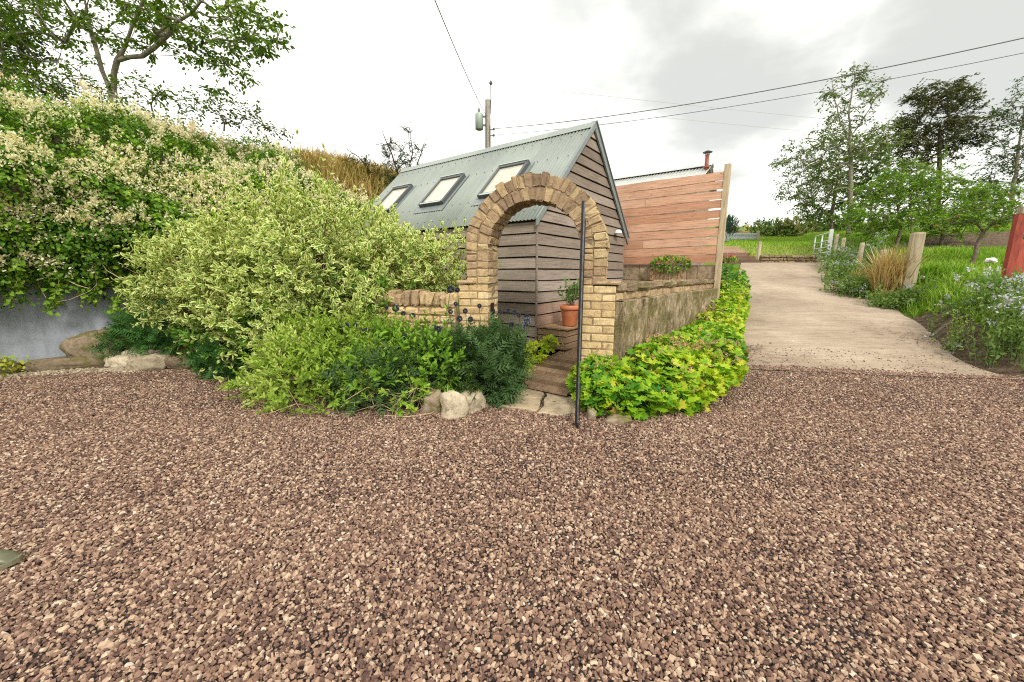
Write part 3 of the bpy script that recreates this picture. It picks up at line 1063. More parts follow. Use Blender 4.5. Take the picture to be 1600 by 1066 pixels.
def ring_stone(r0, r1, a0, a1, tint, proud):
    """Stone between two angles; angles run from 0 (right springing) over the crown to pi."""
    def P(r, a_, y):
        return (r * math.cos(a_), y, ZC + r * math.sin(a_))
    g = .006
    ym = AT * rng.uniform(.42, .6)
    for ya, yb in ((0, ym), (ym, AT)):
        y0_, y1_ = (ya - proud if ya == 0 else ya + g), yb - g
        da = g / r1
        mb.block([P(r0, a1 - da, y0_), P(r0, a0 + da, y0_), P(r1, a0 + da, y0_), P(r1, a1 - da, y0_), P(r0, a1 - da, y1_), P(r0, a0 + da, y1_), P(r1, a0 + da, y1_), P(r1, a1 - da, y1_)], 4, .009, .0055, tint)


for (r0, r1, cnt) in ((.60, .755, 21), (.765, .91, 27)):
    ws = rng.uniform(.8, 1.25, cnt)
    ed = np.concatenate([[0], np.cumsum(ws)]) / ws.sum() * math.pi
    for i in range(cnt):
        am = (ed[i] + ed[i + 1]) / 2
        top = math.sin(am)
        ring_stone(r0 + rng.uniform(-.012, .006), r1 + rng.uniform(-.012, .022) * (1 if r1 > .8 else .2), ed[i], ed[i + 1], np.clip(.75 - .45 * top + rng.uniform(-.3, .3), 0, 1), rng.uniform(-.004, .014))
rg = mb.build('arch_ring', M['sandstone_brown'], arch)
for i in range(36):
    a0, a1 = math.pi * i / 36, math.pi * (i + 1) / 36
    c = []
    for y in (.006, AT - .010):
        for (r, a_) in ((.610, a1), (.610, a0), (.897, a0), (.897, a1)):
            c.append((r * math.cos(a_), y, ZC + r * math.sin(a_)))
    mo.hexa(c)
mo.build('mortar', M['mortar'], rg)
for sgn in (-1, 1):
    mb, mo = MB(), MB()
    for (xa, xb) in ((.60, .757), (.763, .91)):
        z = 1.402
        while z < ZC - .02:
            h = min(rng.uniform(.085, .115), ZC - z)
            if ZC - z - h < .05:
                h = ZC - z
            for ya, yb in ((-rng.uniform(0, .01), AT * .5), (AT * .5 + .005, AT)):
                X0, X1 = (xa, xb) if sgn > 0 else (-xb, -xa)
                mb.block([(X0, ya, z + .005), (X1, ya, z + .005), (X1, ya, z + h - .005), (X0, ya, z + h - .005), (X0, yb, z + .005), (X1, yb, z + .005), (X1, yb, z + h - .005), (X0, yb, z + h - .005)], 4, .010, .0040, .35 + .55 * rng.random())
            z += h
    jb = mb.build('jamb', M['sandstone_brown'], arch)
    mo.box(*((.608, .902) if sgn > 0 else (-.902, -.608)), .007, AT - .010, 1.40, ZC)
    mo.build('mortar', M['mortar'], jb)
mb = MB()
mb.box(-.598, -.575, .07, .16, .92, 1.15, .5, .006)
mb.box(-.585, -.55, .10, .125, 1.0, 1.06, .5, .004)
mb.build('latch_plate', M['black_iron'], arch)

# iron gate, swung open towards the yard
HG, FR = np.array([.865, 4.75]), np.array([.655, 3.68])
gd = FR - HG
gate = thing('iron_gate', 'tall black iron garden gate standing open, seen edge on', 'gate', (HG[0], HG[1], 0), math.atan2(gd[1], gd[0]))
GL = float(np.linalg.norm(gd))
for x, top in ((0, 2.18), (GL, 2.20)):
    mb = MB()
    mb.box(x - .022, x + .022, -.018, .018, .03 if x else .06, top, .5, .003)
    mb.build('stile', M['black_iron'], gate)
for z in (.14, 1.05, 2.12):
    mb = MB()
    mb.box(.022, GL - .022, -.014, .014, z, z + .04, .5, .003)
    mb.build('rail', M['black_iron'], gate)
for i in range(8):
    x = .022 + (GL - .044) * (i + 1) / 9
    mb = MB()
    mb.tube([(x, 0, .18), (x, 0, 2.12)], .008, 8)
    mb.build('bar', M['black_iron'], gate)
mb = MB()
mb.tube([(GL, 0, .03), (GL, 0, -.02)], .010, 8)
mb.box(GL - .03, GL + .03, .018, .032, .02, .46, .5, .003)
mb.build('drop_bolt', M['black_iron'], gate)
mb = MB()
mb.box(GL + .0215, GL + .027, .004, .0175, .06, 2.19, .5)
mb.build('slam_strip', M['worn_iron'], gate)

# ------------------------------------------------------------------ low stone walls
lw = thing('low_stone_wall', 'low buff sandstone wall joining the left pier, rough stones set upright along its top', 'wall', (-.735, 5.277, 0), R(163))
mb = MB()
for r in range(10):
    z0, x = r * .108, 0.0
    while x < 1.45:
        wd = rng.uniform(.10, .32)
        mb.block([(x + .006, 0 - .0, z0 + .006), (x + .006, 0, z0 + .006), (x + .006, 0, z0), (x, 0, z0)] if False else
                 [(x + wd - .006, .12 + rng.uniform(0, .015), z0 + .006), (x + .006, .12 + rng.uniform(0, .015), z0 + .006), (x + .006, .12 + rng.uniform(0, .015), z0 + .102), (x + wd - .006, .12, z0 + .102),
                  (x + wd - .006, -.16, z0 + .006), (x + .006, -.16, z0 + .006), (x + .006, -.16, z0 + .102), (x + wd - .006, -.16, z0 + .102)], 4, .018, .005, .3 + .6 * rng.random())
        x += wd
w_ = mb.build('masonry', M['sandstone'], lw)
mo = MB()
mo.box(0, 1.45, -.15, .105, 0, 1.09)
mo.build('mortar', M['mortar'], w_)
mb = MB()
x = .0
while x < 1.45:
    wd = rng.uniform(.09, .15)
    h = rng.uniform(.16, .23)
    mb.block([(x + wd - .005, .14, 1.085), (x + .005, .14, 1.085), (x + .005, .13, 1.085 + h), (x + wd - .005, .13, 1.085 + h), (x + wd - .005, -.17, 1.085), (x + .005, -.17, 1.085), (x + .005, -.16, 1.085 + h), (x + wd - .005, -.16, 1.085 + h)], 4, .030, .008, .2 + .6 * rng.random())
    x += wd
mb.build('coping', M['sandstone_brown'], lw)

WA, WB = np.array([1.262, 4.753]), np.array([4.68, 8.98])
wd_ = WB - WA
WL = float(np.linalg.norm(wd_))
rw = thing('mossy_boundary_wall', 'mossy stone boundary wall with rough coping behind the geraniums along the drive', 'wall', (WA[0], WA[1], 0), math.atan2(wd_[1], wd_[0]))
# the lower part is one rough, mossy, half-crumbled render
V, Fs = [], []
nx_, nz_ = 150, 30
for j in range(nz_ + 1):
    for i in range(nx_ + 1):
        x, z = WL * i / nx_, -.1 + 1.30 * min(1, j / (nz_ - 4))
        y = -.13 if j <= nz_ - 4 else -.13 + .12 * (j - nz_ + 4) / 4
        q = np.array([x, y, z + .02 * (j > nz_ - 4)])
        y += .030 * float(vnoise(q, 71, 3.2)) + .016 * float(vnoise(q * np.array([1, 1, .7]), 72, 12)) + .010 * float(vnoise(q, 73, 28))
        if j > nz_ - 4:
            z += .012 + .02 * float(vnoise(q, 74, 7))
        V.append((x, y, z))
for j in range(nz_):
    for i in range(nx_):
        b_ = j * (nx_ + 1) + i
        Fs.append((b_, b_ + 1, b_ + nx_ + 2, b_ + nx_ + 1))
mb = MB()
mb.add(V, Fs, .5)
mb.box(0.0, WL - .01, -.085, .2, -.1, 1.195, .4)
mb.hexa([(-.05, -.15, -.1), (-.05, .2, -.1), (.03, .2, -.1), (.03, -.15, -.1), (-.05, -.14, 1.20), (-.05, .2, 1.2), (.03, .2, 1.2), (.03, -.14, 1.20)])
mb.build('rough_base', M['mossy_render'], rw)
mb = MB()
x = 0
while x < WL:
    wd = rng.uniform(.16, .30)
    mb.block([(x + .005, -.015, 1.20), (x + wd - .005, -.015, 1.20), (x + wd - .005, -.015, 1.31), (x + .005, -.015, 1.31), (x + .005, .2, 1.20), (x + wd - .005, .2, 1.20), (x + wd - .005, .2, 1.31), (x + .005, .2, 1.31)], 4, .016, .005, .2 + .5 * rng.random())
    x += wd
mb.build('brick_course', M['sandstone_brown'], rw)
mb = MB()
x = 0
while x < WL:
    wd = rng.uniform(.25, .6)
    h = rng.uniform(.085, .12)
    mb.block([(x + .004, -.05, 1.31), (x + wd - .004, -.05 + rng.uniform(-.015, .015), 1.31), (x + wd - .004, -.04, 1.31 + h), (x + .004, -.04, 1.31 + h), (x + .004, .22, 1.31), (x + wd - .004, .22, 1.31), (x + wd - .004, .22, 1.31 + h), (x + .004, .22, 1.31 + h)], 4, .028, .010, .1 + .5 * rng.random())
    x += wd
mb.build('coping', M['mossy'], rw)

# ------------------------------------------------------------------ timber garden room
BX, BY, BZ = .415, 6.61, .25
GA = math.atan2(.808, .589)
BW, BL, ZE, ZA = 4.05, 5.8, 2.20, 4.17
hut = thing('timber_cabin', 'weathered timber clad cabin with steep pale green corrugated roof and three roof windows', 'cabin', (BX, BY, BZ), GA)
SL = (ZA - ZE) / (BW / 2)


def clad(parent, face):
    """Overlapping horizontal boards on one face; (s, o) are along-face and outward."""
    mb, mp = MB(), MB()
    bh = .197
    zmax = ZA if face in ('gable', 'rear') else ZE
    Lh = BW if face in ('gable', 'rear') else BL

    def pt(s_, o_, z_):
        if face == 'gable':
            return (s_, -o_, z_)
        if face == 'rear':
            return (BW - s_, BL + o_, z_)
        if face == 'side':
            return (-o_, BL - s_, z_)
        return (BW + o_, s_, z_)

    def rng_at(z_):
        if face in ('gable', 'rear') and z_ > ZE:
            d = (z_ - ZE) / SL
            return d + .01, Lh - d - .01
        return 0, Lh
    k = 0
    z0 = 0.0
    while z0 < zmax - .03:
        z1 = min(z0 + bh - .024, zmax - .01)
        a0, b0 = rng_at(z0)
        a1, b1 = rng_at(z1)
        tgt = mb
        cuts = [0, 1] if face == 'gable' or rng.random() < .4 else [0, rng.uniform(.3, .7), 1]
        for c0, c1 in zip(cuts[:-1], cuts[1:]):
            nseg = 6
            ti = 1.0 if (face == 'gable' and k in (2, 3)) else rng.random() * .88
            for q in range(nseg):
                f0, f1 = c0 + (c1 - c0) * q / nseg, c0 + (c1 - c0) * (q + 1) / nseg
                s00, s01 = a0 + (b0 - a0) * f0, a0 + (b0 - a0) * f1
                s10, s11 = a1 + (b1 - a1) * f0, a1 + (b1 - a1) * f1
                wv = lambda s_: .004 * math.sin(s_ * 2.3 + k * 1.7)
                if s11 <= s10:
                    s10 = s11 = (s10 + s11) / 2
                tgt.hexa([pt(s00, .034, z0 + wv(s00)), pt(s00, .004, z0 + wv(s00)), pt(s01, .004, z0 + wv(s01)), pt(s01, .034, z0 + wv(s01)),
                          pt(s10, .014, z1 + wv(s10)), pt(s10, .0, z1 + wv(s10)), pt(s11, .0, z1 + wv(s11)), pt(s11, .014, z1 + wv(s11))], ti)
        z0 += bh
        k += 1
    w_ = mb.build('wall', M['clad'], parent)
    if mp.v:
        mp.build('replaced_boards', M['clad_pink'], w_)
    return w_


for f_ in ('gable', 'side', 'rear', 'far'):
    clad(hut, f_)
mb = MB()
mb.box(.004, BW - .004, .004, BL - .004, -.3, ZE - .02)
for y in (.006, BL - .006):
    yb = y + (.02 if y < 1 else -.02)
    mb.hexa([(.05, y, ZE - .02), (.05, yb, ZE - .02), (BW - .05, yb, ZE - .02), (BW - .05, y, ZE - .02), (BW / 2 - .02, y, ZA - .04), (BW / 2 - .02, yb, ZA - .04), (BW / 2 + .02, yb, ZA - .04), (BW / 2 + .02, y, ZA - .04)])
mb.build('shade_backing', M['gap'], hut)  # near-black backing: the shadow under each board put into its colour
mb = MB()
mb.box(-.035, -.004, -.035, -.004, -.05, ZE - .03, .4, .004)
mb.build('corner_post', M['clad'], hut)


def corr_slope(mb, x0, z0, x1, z1, y0, y1, amp=.010, pitch=.076, th=.004, pp=8):
    nrm = np.array([-(z1 - z0), 0, x1 - x0])
    nrm = nrm / np.linalg.norm(nrm)
    if nrm[2] < 0:
        nrm = -nrm
    k = int((y1 - y0) / pitch * pp)
    V, Fs = [], []
    for i in range(k + 1):
        y = y0 + (y1 - y0) * i / k
        o_ = amp * math.sin(2 * math.pi * (y - y0) / pitch)
        for (x, z) in ((x0, z0), (x1, z1)):
            for t in (0, -th):
                q = np.array([x, y, z]) + nrm * (o_ + t)
                V.append(q)
    for i in range(k):
        b, c = i * 4, i * 4 + 4
        Fs += [(b, b + 2, c + 2, c), (b + 1, c + 1, c + 3, b + 3), (b, c, c + 1, b + 1), (b + 2, b + 3, c + 3, c + 2)]
    mb.add(V, Fs)


fx = MB()
for s__ in (.12, .62, 1.72, 2.45):
    for n__ in np.arange(.10, BL, .228):
        if any(a_ - .1 < n__ < b_ + .1 and .45 < s__ < 1.8 for a_, b_ in ((.92, 1.68), (2.66, 3.42), (4.45, 5.21))):
            continue
        d__ = s__ / math.hypot(BW / 2, ZA - ZE)
        q = np.array([d__ * BW / 2, n__, ZE + .055 + d__ * (ZA - ZE)])
        o__ = np.array([-(ZA - ZE), 0, BW / 2]) / math.hypot(BW / 2, ZA - ZE)
        fx.tube([q + o__ * .008, q + o__ * .020], .010, 6)
roofs = []
for sx in (1, -1):
    mb = MB()
    xe, xr = (-.09, BW / 2) if sx > 0 else (BW + .09, BW / 2)
    corr_slope(mb, xe, ZE - .09 * SL + .055, xr, ZA + .055, -.05, BL + .06)
    roofs.append(mb.build('roof', M['roof'], hut, True))
cs, sn = (BW / 2) / math.hypot(BW / 2, ZA - ZE), (ZA - ZE) / math.hypot(BW / 2, ZA - ZE)
mb = MB()
for sx in (1, -1):
    xr = BW / 2
    for (d0, d1, o0, o1) in ((0, .19, .022, .016),):
        q = []
        for y in (-.06, BL + .07):
            for d, o_ in ((0, .040), (.19, .020), (.19, .016), (0, .036)):
                x = xr - sx * (d * cs + 0 * o_) - sx * o_ * sn * (1 if d else 0)
                q.append((x, y, ZA + .055 - d * sn + o_ * cs))
        mb.hexa(q)
mb.build('ridge_cap', M['roof'], roofs[0])
fx.build('fixings', M['grey_trim'], roofs[0])['kind'] = 'stuff'
# barge boards and rake flashing on the gable
for sx in (1, -1):
    xe, xr = (-.10, BW / 2) if sx > 0 else (BW + .12, BW / 2)
    ze = ZE - .1 * SL
    mb = MB()
    wB = .11 if sx < 0 else .035
    q = []
    for y in (-.075, -.040):
        q += [(xe, y, ze - wB), (xr, y, ZA - wB), (xr, y, ZA + .085), (xe, y, ze + .085)]
    mb.hexa(q)
    if sx < 0:
        q = []
        for z_ in (.062, .092):
            q += [(xe, -.10, ze + z_), (xr, -.10, ZA + z_), (xr, .03, ZA + z_), (xe, .03, ze + z_)]
        mb.hexa(q)
    mb.build('barge_board', M['grey_trim'], roofs[0 if sx > 0 else 1])
# roof windows
def roof_pt(n_, s_, o_):
    d = s_ * cs
    return (d - o_ * sn, n_, ZE + .055 + s_ * sn + o_ * cs)


for (n0, n1) in ((.92, 1.68), (2.66, 3.42), (4.45, 5.21)):
    s0, s1 = .68, 1.68
    fr = MB()
    wf = .062

    def slab(mb_, a0, a1, b0, b1, o0, o1):
        mb_.hexa([roof_pt(a0, b0, o0), roof_pt(a1, b0, o0), roof_pt(a1, b1, o0), roof_pt(a0, b1, o0), roof_pt(a0, b0, o1), roof_pt(a1, b0, o1), roof_pt(a1, b1, o1), roof_pt(a0, b1, o1)])
    slab(fr, n0, n0 + wf, s0, s1, -.02, .10)
    slab(fr, n1 - wf, n1, s0, s1, -.02, .10)
    slab(fr, n0 + wf, n1 - wf, s0, s0 + wf, -.02, .098)
    slab(fr, n0 + wf, n1 - wf, s1 - wf * 1.3, s1, -.02, .106)
    f_ = fr.build('roof_window', M['dark_metal'], hut)
    g_ = MB()
    slab(g_, n0 + wf - .002, n1 - wf + .002, s0 + wf - .002, s1 - wf, .03, .072)
    g_.build('pane', M['glass'], f_)
    t_ = MB()
    slab(t_, n0 + .005, n1 - .005, s1 - .012, s1 + .012, .108, .122)
    t_.build('frame_capping', M['galv'], f_)
    t_ = MB()
    slab(t_, n0 + wf, n1 - wf, s0 - .01, s0 + .03, .10, .108)
    t_.build('sill_capping', M['galv'], f_)
    fl = MB()
    slab(fl, n0 - .08, n1 + .08, s0 - .20, s0, .012, .020)
    slab(fl, n0 - .07, n0, s0, s1 + .06, .012, .022)
    slab(fl, n1, n1 + .07, s0, s1 + .06, .012, .022)
    fl.build('flashing', M['grey_trim'], f_)
# wall lamp on the gable
mb = MB()
mb.lathe([(.001, .075), (.04, .07), (.07, .045), (.085, 0), (.085, -.015), (.06, -.02)], 20, (3.37, -.11, 2.22))
mb.box(3.34, 3.40, -.10, -.03, 2.20, 2.24)
mb.build('wall_lamp', M['white_plastic'], hut, True)

# ------------------------------------------------------------------ ribbed deck ramp, step box and flower pot
ramp = thing('deck_ramp', 'ribbed brown timber walkway sloping up through the archway', 'walkway', (-.13, 5.14, 0), GA)
mb, st = MB(), MB()
RW = 1.0
nb = 27
for i in range(nb):
    x0, x1 = i * .147, i * .147 + .140
    zz = lambda x: .075 + .25 * min(1, x / 2.3)
    ti = rng.random()
    ribs = 6
    wr = (x1 - x0) / (ribs * 2 - 1)
    y0, y1 = 0 - .03 + rng.uniform(-.01, .01), -RW - (.02 if i > 1 else 0)
    for r in range(ribs * 2 - 1):
        a0, a1 = x0 + r * wr, x0 + (r + 1) * wr
        dz = 0 if r % 2 == 0 else -.007
        mb.hexa([(a0, y1, zz(a0) - .03), (a0, y0, zz(a0) - .03), (a1, y0, zz(a1) - .03), (a1, y1, zz(a1) - .03), (a0, y1, zz(a0) + dz), (a0, y0, zz(a0) + dz), (a1, y0, zz(a1) + dz), (a1, y1, zz(a1) + dz)], ti)
mb.build('boards', M['deck'], ramp)
st.box(.02, .06, -RW + .02, -.02, 0, .043)
for y in (-.08, -.93):
    st.hexa([(.06, y - .03, 0), (.06, y + .03, 0), (nb * .147, y + .03, .05), (nb * .147, y - .03, .05), (.06, y - .03, .042), (.06, y + .03, .042), (nb * .147, y + .03, .29), (nb * .147, y - .03, .29)])
st.build('joists', M['bark_dark'], ramp)

boxo = thing('step_box', 'low brown timber step box against the foot of the cabin gable', 'step', (BX, BY, .27), GA)
mb = MB()
for k in range(3):
    mb.box(0, 1.15, -.60, -.04, .005 + k * .112, .108 + k * .112, rng.random(), .006)
mb.build('sides', M['deck'], boxo)
mb = MB()
for k in range(8):
    mb.box(-.02 + k * .15, .124 + k * .15, -.635, -.04, .342, .372, rng.random(), .005)
mb.build('top', M['deck_pale'], boxo)

c_, s_ = math.cos(GA), math.sin(GA)
potp = np.array([BX, BY]) + .36 * UX + .47 * np.array([.808, -.589])
pot = thing('plant_pot', 'terracotta pot of leggy evergreen on the timber step box', 'plant pot', (potp[0], potp[1], .642))
mb = MB()
mb.lathe([(.11, 0), (.125, .02), (.155, .28), (.158, .285), (.172, .287), (.176, .30), (.178, .352), (.170, .360), (.155, .358), (.150, .33)], 32)
mb.build('terracotta_pot', M['terracotta'], pot, True)
mb = MB()
mb.lathe([(.149, .325), (.10, .333), (.02, .336)], 20)
mb.build('soil', M['dark_soil'], pot)
mb = MB()
tips = []
for k in range(16):
    t_ = (rng.normal(0, .10), rng.normal(0, .10), rng.uniform(.52, .78))
    tips.append(t_)
    mb.tube([(rng.normal(0, .03), rng.normal(0, .03), .32), (t_[0] * .6, t_[1] * .6, .32 + (t_[2] - .32) * .5), t_], [.006, .005, .003], 5)
mb.build('stems', M['bark'], pot)
P = np.concatenate([np.linspace((t_[0] * .6, t_[1] * .6, .32 + (t_[2] - .32) * .4), t_, 16) for t_ in tips])
n = len(P)
leaves('foliage', M['weed'], P + rng.normal(0, .012, (n, 3)), rdir(n) + np.array([0, 0, .5]), rdir(n), rng.uniform(.05, .09, n), rng.random(n) * .8, 'quad', pot)

# flagstones in front of the ramp
for name_, poly, z, lab in (('flagstone', [(-.30, 4.30), (.02, 4.22), (.28, 4.10), (.36, 4.52), (.42, 4.80), (-.10, 5.10), (-.32, 4.9)], .030, 'large buff flagstone lying at the foot of the ramp, left of the other'),
                             ('flagstone', [(.30, 4.07), (.56, 3.98), (.70, 4.08), (.80, 4.35), (.80, 4.56), (.46, 4.77), (.39, 4.50)], .024, 'pale flagstone at the foot of the ramp beside the open gate')):
    pc = np.mean(poly, axis=0)
    fo = thing(name_, lab, 'flagstone', (pc[0], pc[1], 0))
    mb = MB()
    q = []
    for a_, b_ in zip(poly, poly[1:] + poly[:1]):
        for t_ in (0, .25, .5, .75):
            q.append(((a_[0] * (1 - t_) + b_[0] * t_ - pc[0]) + rng.normal(0, .012), (a_[1] * (1 - t_) + b_[1] * t_ - pc[1]) + rng.normal(0, .012)))
    n = len(q)
    V = [(x, y, -.02) for x, y in q] + [(x, y, z - .012) for x, y in q] + [(x * .96, y * .96, z + rng.normal(0, .002)) for x, y in q] + [(x * .5, y * .5, z + rng.normal(0, .003)) for x, y in q] + [(0, 0, z)]
    Fs = []
    for l in range(3):
        Fs += [(l * n + i, l * n + (i + 1) % n, (l + 1) * n + (i + 1) % n, (l + 1) * n + i) for i in range(n)]
    Fs += [(3 * n + i, 3 * n + (i + 1) % n, 4 * n) for i in range(n)]
    mb.add(V, Fs, rng.random())
    mb.build('slab', M['flag'], fo)

# ------------------------------------------------------------------ larch fence on its block wall
FA, FB = np.array([4.72, 9.0]), np.array([2.55, 10.58])
fd = FB - FA
FLn = float(np.linalg.norm(fd))
FZ = math.atan2(fd[1], fd[0])
bw = thing('block_wall', 'stained concrete block wall carrying the red larch boarded fence', 'wall', (FA[0], FA[1], 0), FZ)
mb = MB()
for r in range(4):
    x = -.06 if r % 2 else -.06
    z0 = .25 + r * .37
    while x < FLn:
        wd = .45 if x > 0 or r % 2 else .22
        mb.block([(x + wd - .006, .10, z0 + .006), (x + .006, .10, z0 + .006), (x + .006, .10, z0 + .364), (x + wd - .006, .10, z0 + .364), (x + wd - .006, -.1, z0 + .006), (x + .006, -.1, z0 + .006), (x + .006, -.1, z0 + .364), (x + wd - .006, -.1, z0 + .364)], 4, .012, .003, rng.random())
        x += wd
w_ = mb.build('blocks', M['block'], bw)
mo = MB()
mo.box(-.05, FLn, -.085, .088, .2, 1.725)
mo.build('mortar', M['mortar'], w_)

fence = thing('boarded_fence', 'tall reddish larch boarded fence rising above the block wall to a pale end post', 'fence', (FA[0], FA[1], 1.74), FZ)
mb = MB()
nbd = 10
for k in range(nbd):
    z0 = .005 + k * .199
    for (xa, xb) in (((.0, FLn * .62), (FLn * .62 + .006, FLn)) if k in (2, 7) else ((.0, FLn),)):
        ti = rng.random()
        ns = 10
        ph = rng.uniform(0, 6)
        lift = rng.uniform(-.008, .008)
        # gaps open towards the end post, boards nearly shut further along
        for q in range(ns):
            a0, a1 = xa + (xb - xa) * q / ns, xa + (xb - xa) * (q + 1) / ns
            gp = lambda x: .018 * max(0, 1 - x / 1.2) + .010
            wv = lambda x: .004 * math.sin(x * 3 + ph) + lift
            mb.hexa([(a0, .16, z0 + gp(a0) + wv(a0)), (a1, .16, z0 + gp(a1) + wv(a1)), (a1, .135, z0 + gp(a1) + wv(a1)), (a0, .135, z0 + gp(a0) + wv(a0)),
                     (a0, .156, z0 + .198 + wv(a0)), (a1, .156, z0 + .198 + wv(a1)), (a1, .131, z0 + .198 + wv(a1)), (a0, .131, z0 + .198 + wv(a0))], ti)
mb.build('boards', M['larch'], fence)
for k, x in enumerate((-.06, 1.25, 2.5)):
    mb = MB()
    mb.box(x - .06, x + .06, -.02 if k else .01, .130 if k else .175, -1.2 if k == 0 else .0, 2.14 if k == 0 else 1.98, .5, .006)
    mb.build('post', M['post'], fence)

# low shed whose roof shows over the fence
sh = thing('garden_shed', 'low shed with galvanised corrugated roof, half hidden behind the larch fence', 'shed', (FA[0] + .62 - .60, FA[1] + .85 + .30, .44), FZ)
SHL = 3.0
mb = MB()
q = [(-.1, .0), (-1.9, .0), (-1.9, 3.42), (-1.0, 3.88), (-.1, 3.42)]
mb.add([(.1, y, z) for y, z in q] + [(SHL - .1, y, z) for y, z in q], [(0, 1, 2, 3, 4), (9, 8, 7, 6, 5)] + [(i, (i + 1) % 5, (i + 1) % 5 + 5, i + 5) for i in range(5)])
mb.build('wall', M['clad'], sh)


def corr_x(mb, y0, z0, y1, z1, x0, x1, amp=.012, pitch=.085):
    k = int((x1 - x0) / pitch * 8)
    V, Fs = [], []
    for i in range(k + 1):
        x = x0 + (x1 - x0) * i / k
        o_ = amp * math.sin(2 * math.pi * (x - x0) / pitch)
        for (y, z) in ((y0, z0), (y1, z1)):
            V += [(x, y, z + o_), (x, y, z + o_ - .005)]
    for i in range(k):
        b, c = i * 4, i * 4 + 4
        Fs += [(b, c, c + 2, b + 2), (b + 1, b + 3, c + 3, c + 1), (b, b + 1, c + 1, c), (b + 2, c + 2, c + 3, b + 3)]
    mb.add(V, Fs)


mb = MB()
corr_x(mb, .05, 3.45, -1.0, 3.96, -.05, SHL + .2)
corr_x(mb, -2.05, 3.45, -1.0, 3.96, -.05, SHL + .2)
rf = mb.build('roof', M['roof_galv'], sh, True)
mb = MB()
for sy in (1, -1):
    q = []
    for x in (-.07, SHL + .22):
        q += [(x, -1.0, 4.00), (x, -1.0 + sy * .16, 3.925), (x, -1.0 + sy * .16, 3.920), (x, -1.0, 3.995)]
    mb.hexa(q)
mb.build('ridge_cap', M['roof_galv'], rf)
mb = MB()
mb.tube([(.02, -.62, 3.6), (.02, -.62, 4.14)], .048, 16)
mb.lathe([(.075, -.02), (.075, .02)], 16, (.02, -.62, 3.83))
fl = mb.build('flue', M['flue'], sh, True)
mb = MB()
mb.lathe([(.115, 0), (.118, .01), (.02, .055)], 18, (.02, -.62, 4.19))
for t_ in range(4):
    mb.tube([(.02 + .05 * math.cos(t_ * 1.57), -.62 + .05 * math.sin(t_ * 1.57), 4.12), (.02 + .05 * math.cos(t_ * 1.57), -.62 + .05 * math.sin(t_ * 1.57), 4.195)], .006, 5)
mb.build('cowl', M['dark_metal'], fl)

# wire trough of greenery hung on the block wall
tp_ = thing('wall_trough', 'wire hayrack trough of green plants hanging on the block wall', 'planter', (FA[0] + fd[0] / FLn * .55, FA[1] + fd[1] / FLn * .55, 1.30), FZ)
mb = MB()
for z, o_ in ((.42, .34), (.0, .16)):
    mb.tube([(0, .11, z), (.05, .11 + o_ * .8, z), (.45, .11 + o_, z), (.85, .11 + o_ * .8, z), (.9, .11, z)], .008, 6)
for k in range(10):
    x = .0 + k * .1
    o_ = .34 * (1 - abs(x - .45) * .3)
    mb.tube([(x, .11 + o_ * .95, .42), (x, .11 + o_ * .8, .15), (x, .11 + o_ * .45, .0)], .005, 5)
mb.tube([(.22, .2, .42), (.30, .2, .56), (.5, .2, .62), (.72, .2, .56), (.80, .2, .42)], .006, 6)
mb.build('wire_frame', M['wire'], tp_)
mb = MB()
mb.box(.03, .87, .11, .36, .05, .38, .5, .04)
mb.build('moss_liner', M['mulch'], tp_)
P, Nn = ell_surface([((.42, .24, .44), (.40, .2, .17))], 420, .3, .3, 8)
leaves('foliage', M['weigela'], P, Nn + rng.normal(0, .5, P.shape), Nn + np.array([0, 0, .7]), rng.uniform(.06, .11, len(P)), rng.random(len(P)), 'leaf', tp_)

# ------------------------------------------------------------------ utility pole and overhead lines
PX, PYY = -1.06, 18.0
pole = thing('utility_pole', 'grey wooden electricity pole with a can transformer behind the cabin roof', 'utility pole', (PX, PYY, 1.6))
mb = MB()
mb.tube([(0, 0, 0), (.0, 0, 4), (.02, 0, 7.25)], [.15, .135, .115], 14)
mb.build('pole', M['bark_grey'], pole, True)
mb = MB()
mb.lathe([(.12, 0), (.17, .02), (.17, .62), (.15, .66), (.04, .68)], 18, (-.36, -.05, 6.05))
tr_ = mb.build('transformer', M['transformer'], pole, True)
mb = MB()
mb.lathe([(.035, 0), (.05, .04), (.03, .08), (.05, .12), (.03, .16), (.012, .26)], 10, (-.36, -.05, 6.73))
mb.build('bushing', M['dark_metal'], tr_)
mb = MB()
mb.box(-.24, -.08, -.08, -.02, 6.20, 6.27)
mb.build('bracket', M['dark_metal'], tr_)
mb = MB()
mb.box(-.24, -.08, -.08, -.02, 6.55, 6.62)
mb.build('bracket', M['dark_metal'], tr_)
mb = MB()
mb.tube([(.12, -.05, 6.7), (.16, -.05, 7.3), (.16, -.05, 7.85)], .022, 8)
mb.lathe([(.03, 0), (.07, .05), (.07, .10), (.02, .18)], 10, (.16, -.05, 7.82))
mb.build('top_pin', M['dark_metal'], pole)
for z in (6.05, 5.80):
    mb = MB()
    mb.tube([(.1, -.1, z), (.26, -.14, z)], .02, 6)
    mb.lathe([(.02, -.05), (.05, -.02), (.05, .03), (.02, .06)], 8, (.27, -.14, z))
    mb.build('insulator', M['dark_metal'], pole)
mb = MB()
mb.tube([(-.10, -.12, 1), (-.05, -.13, 7.0)], .02, 6)
mb.tube([(.06, -.12, 1), (.10, -.12, 6.2)], .016, 6)
mb.build('down_lead', M['wire'], pole)


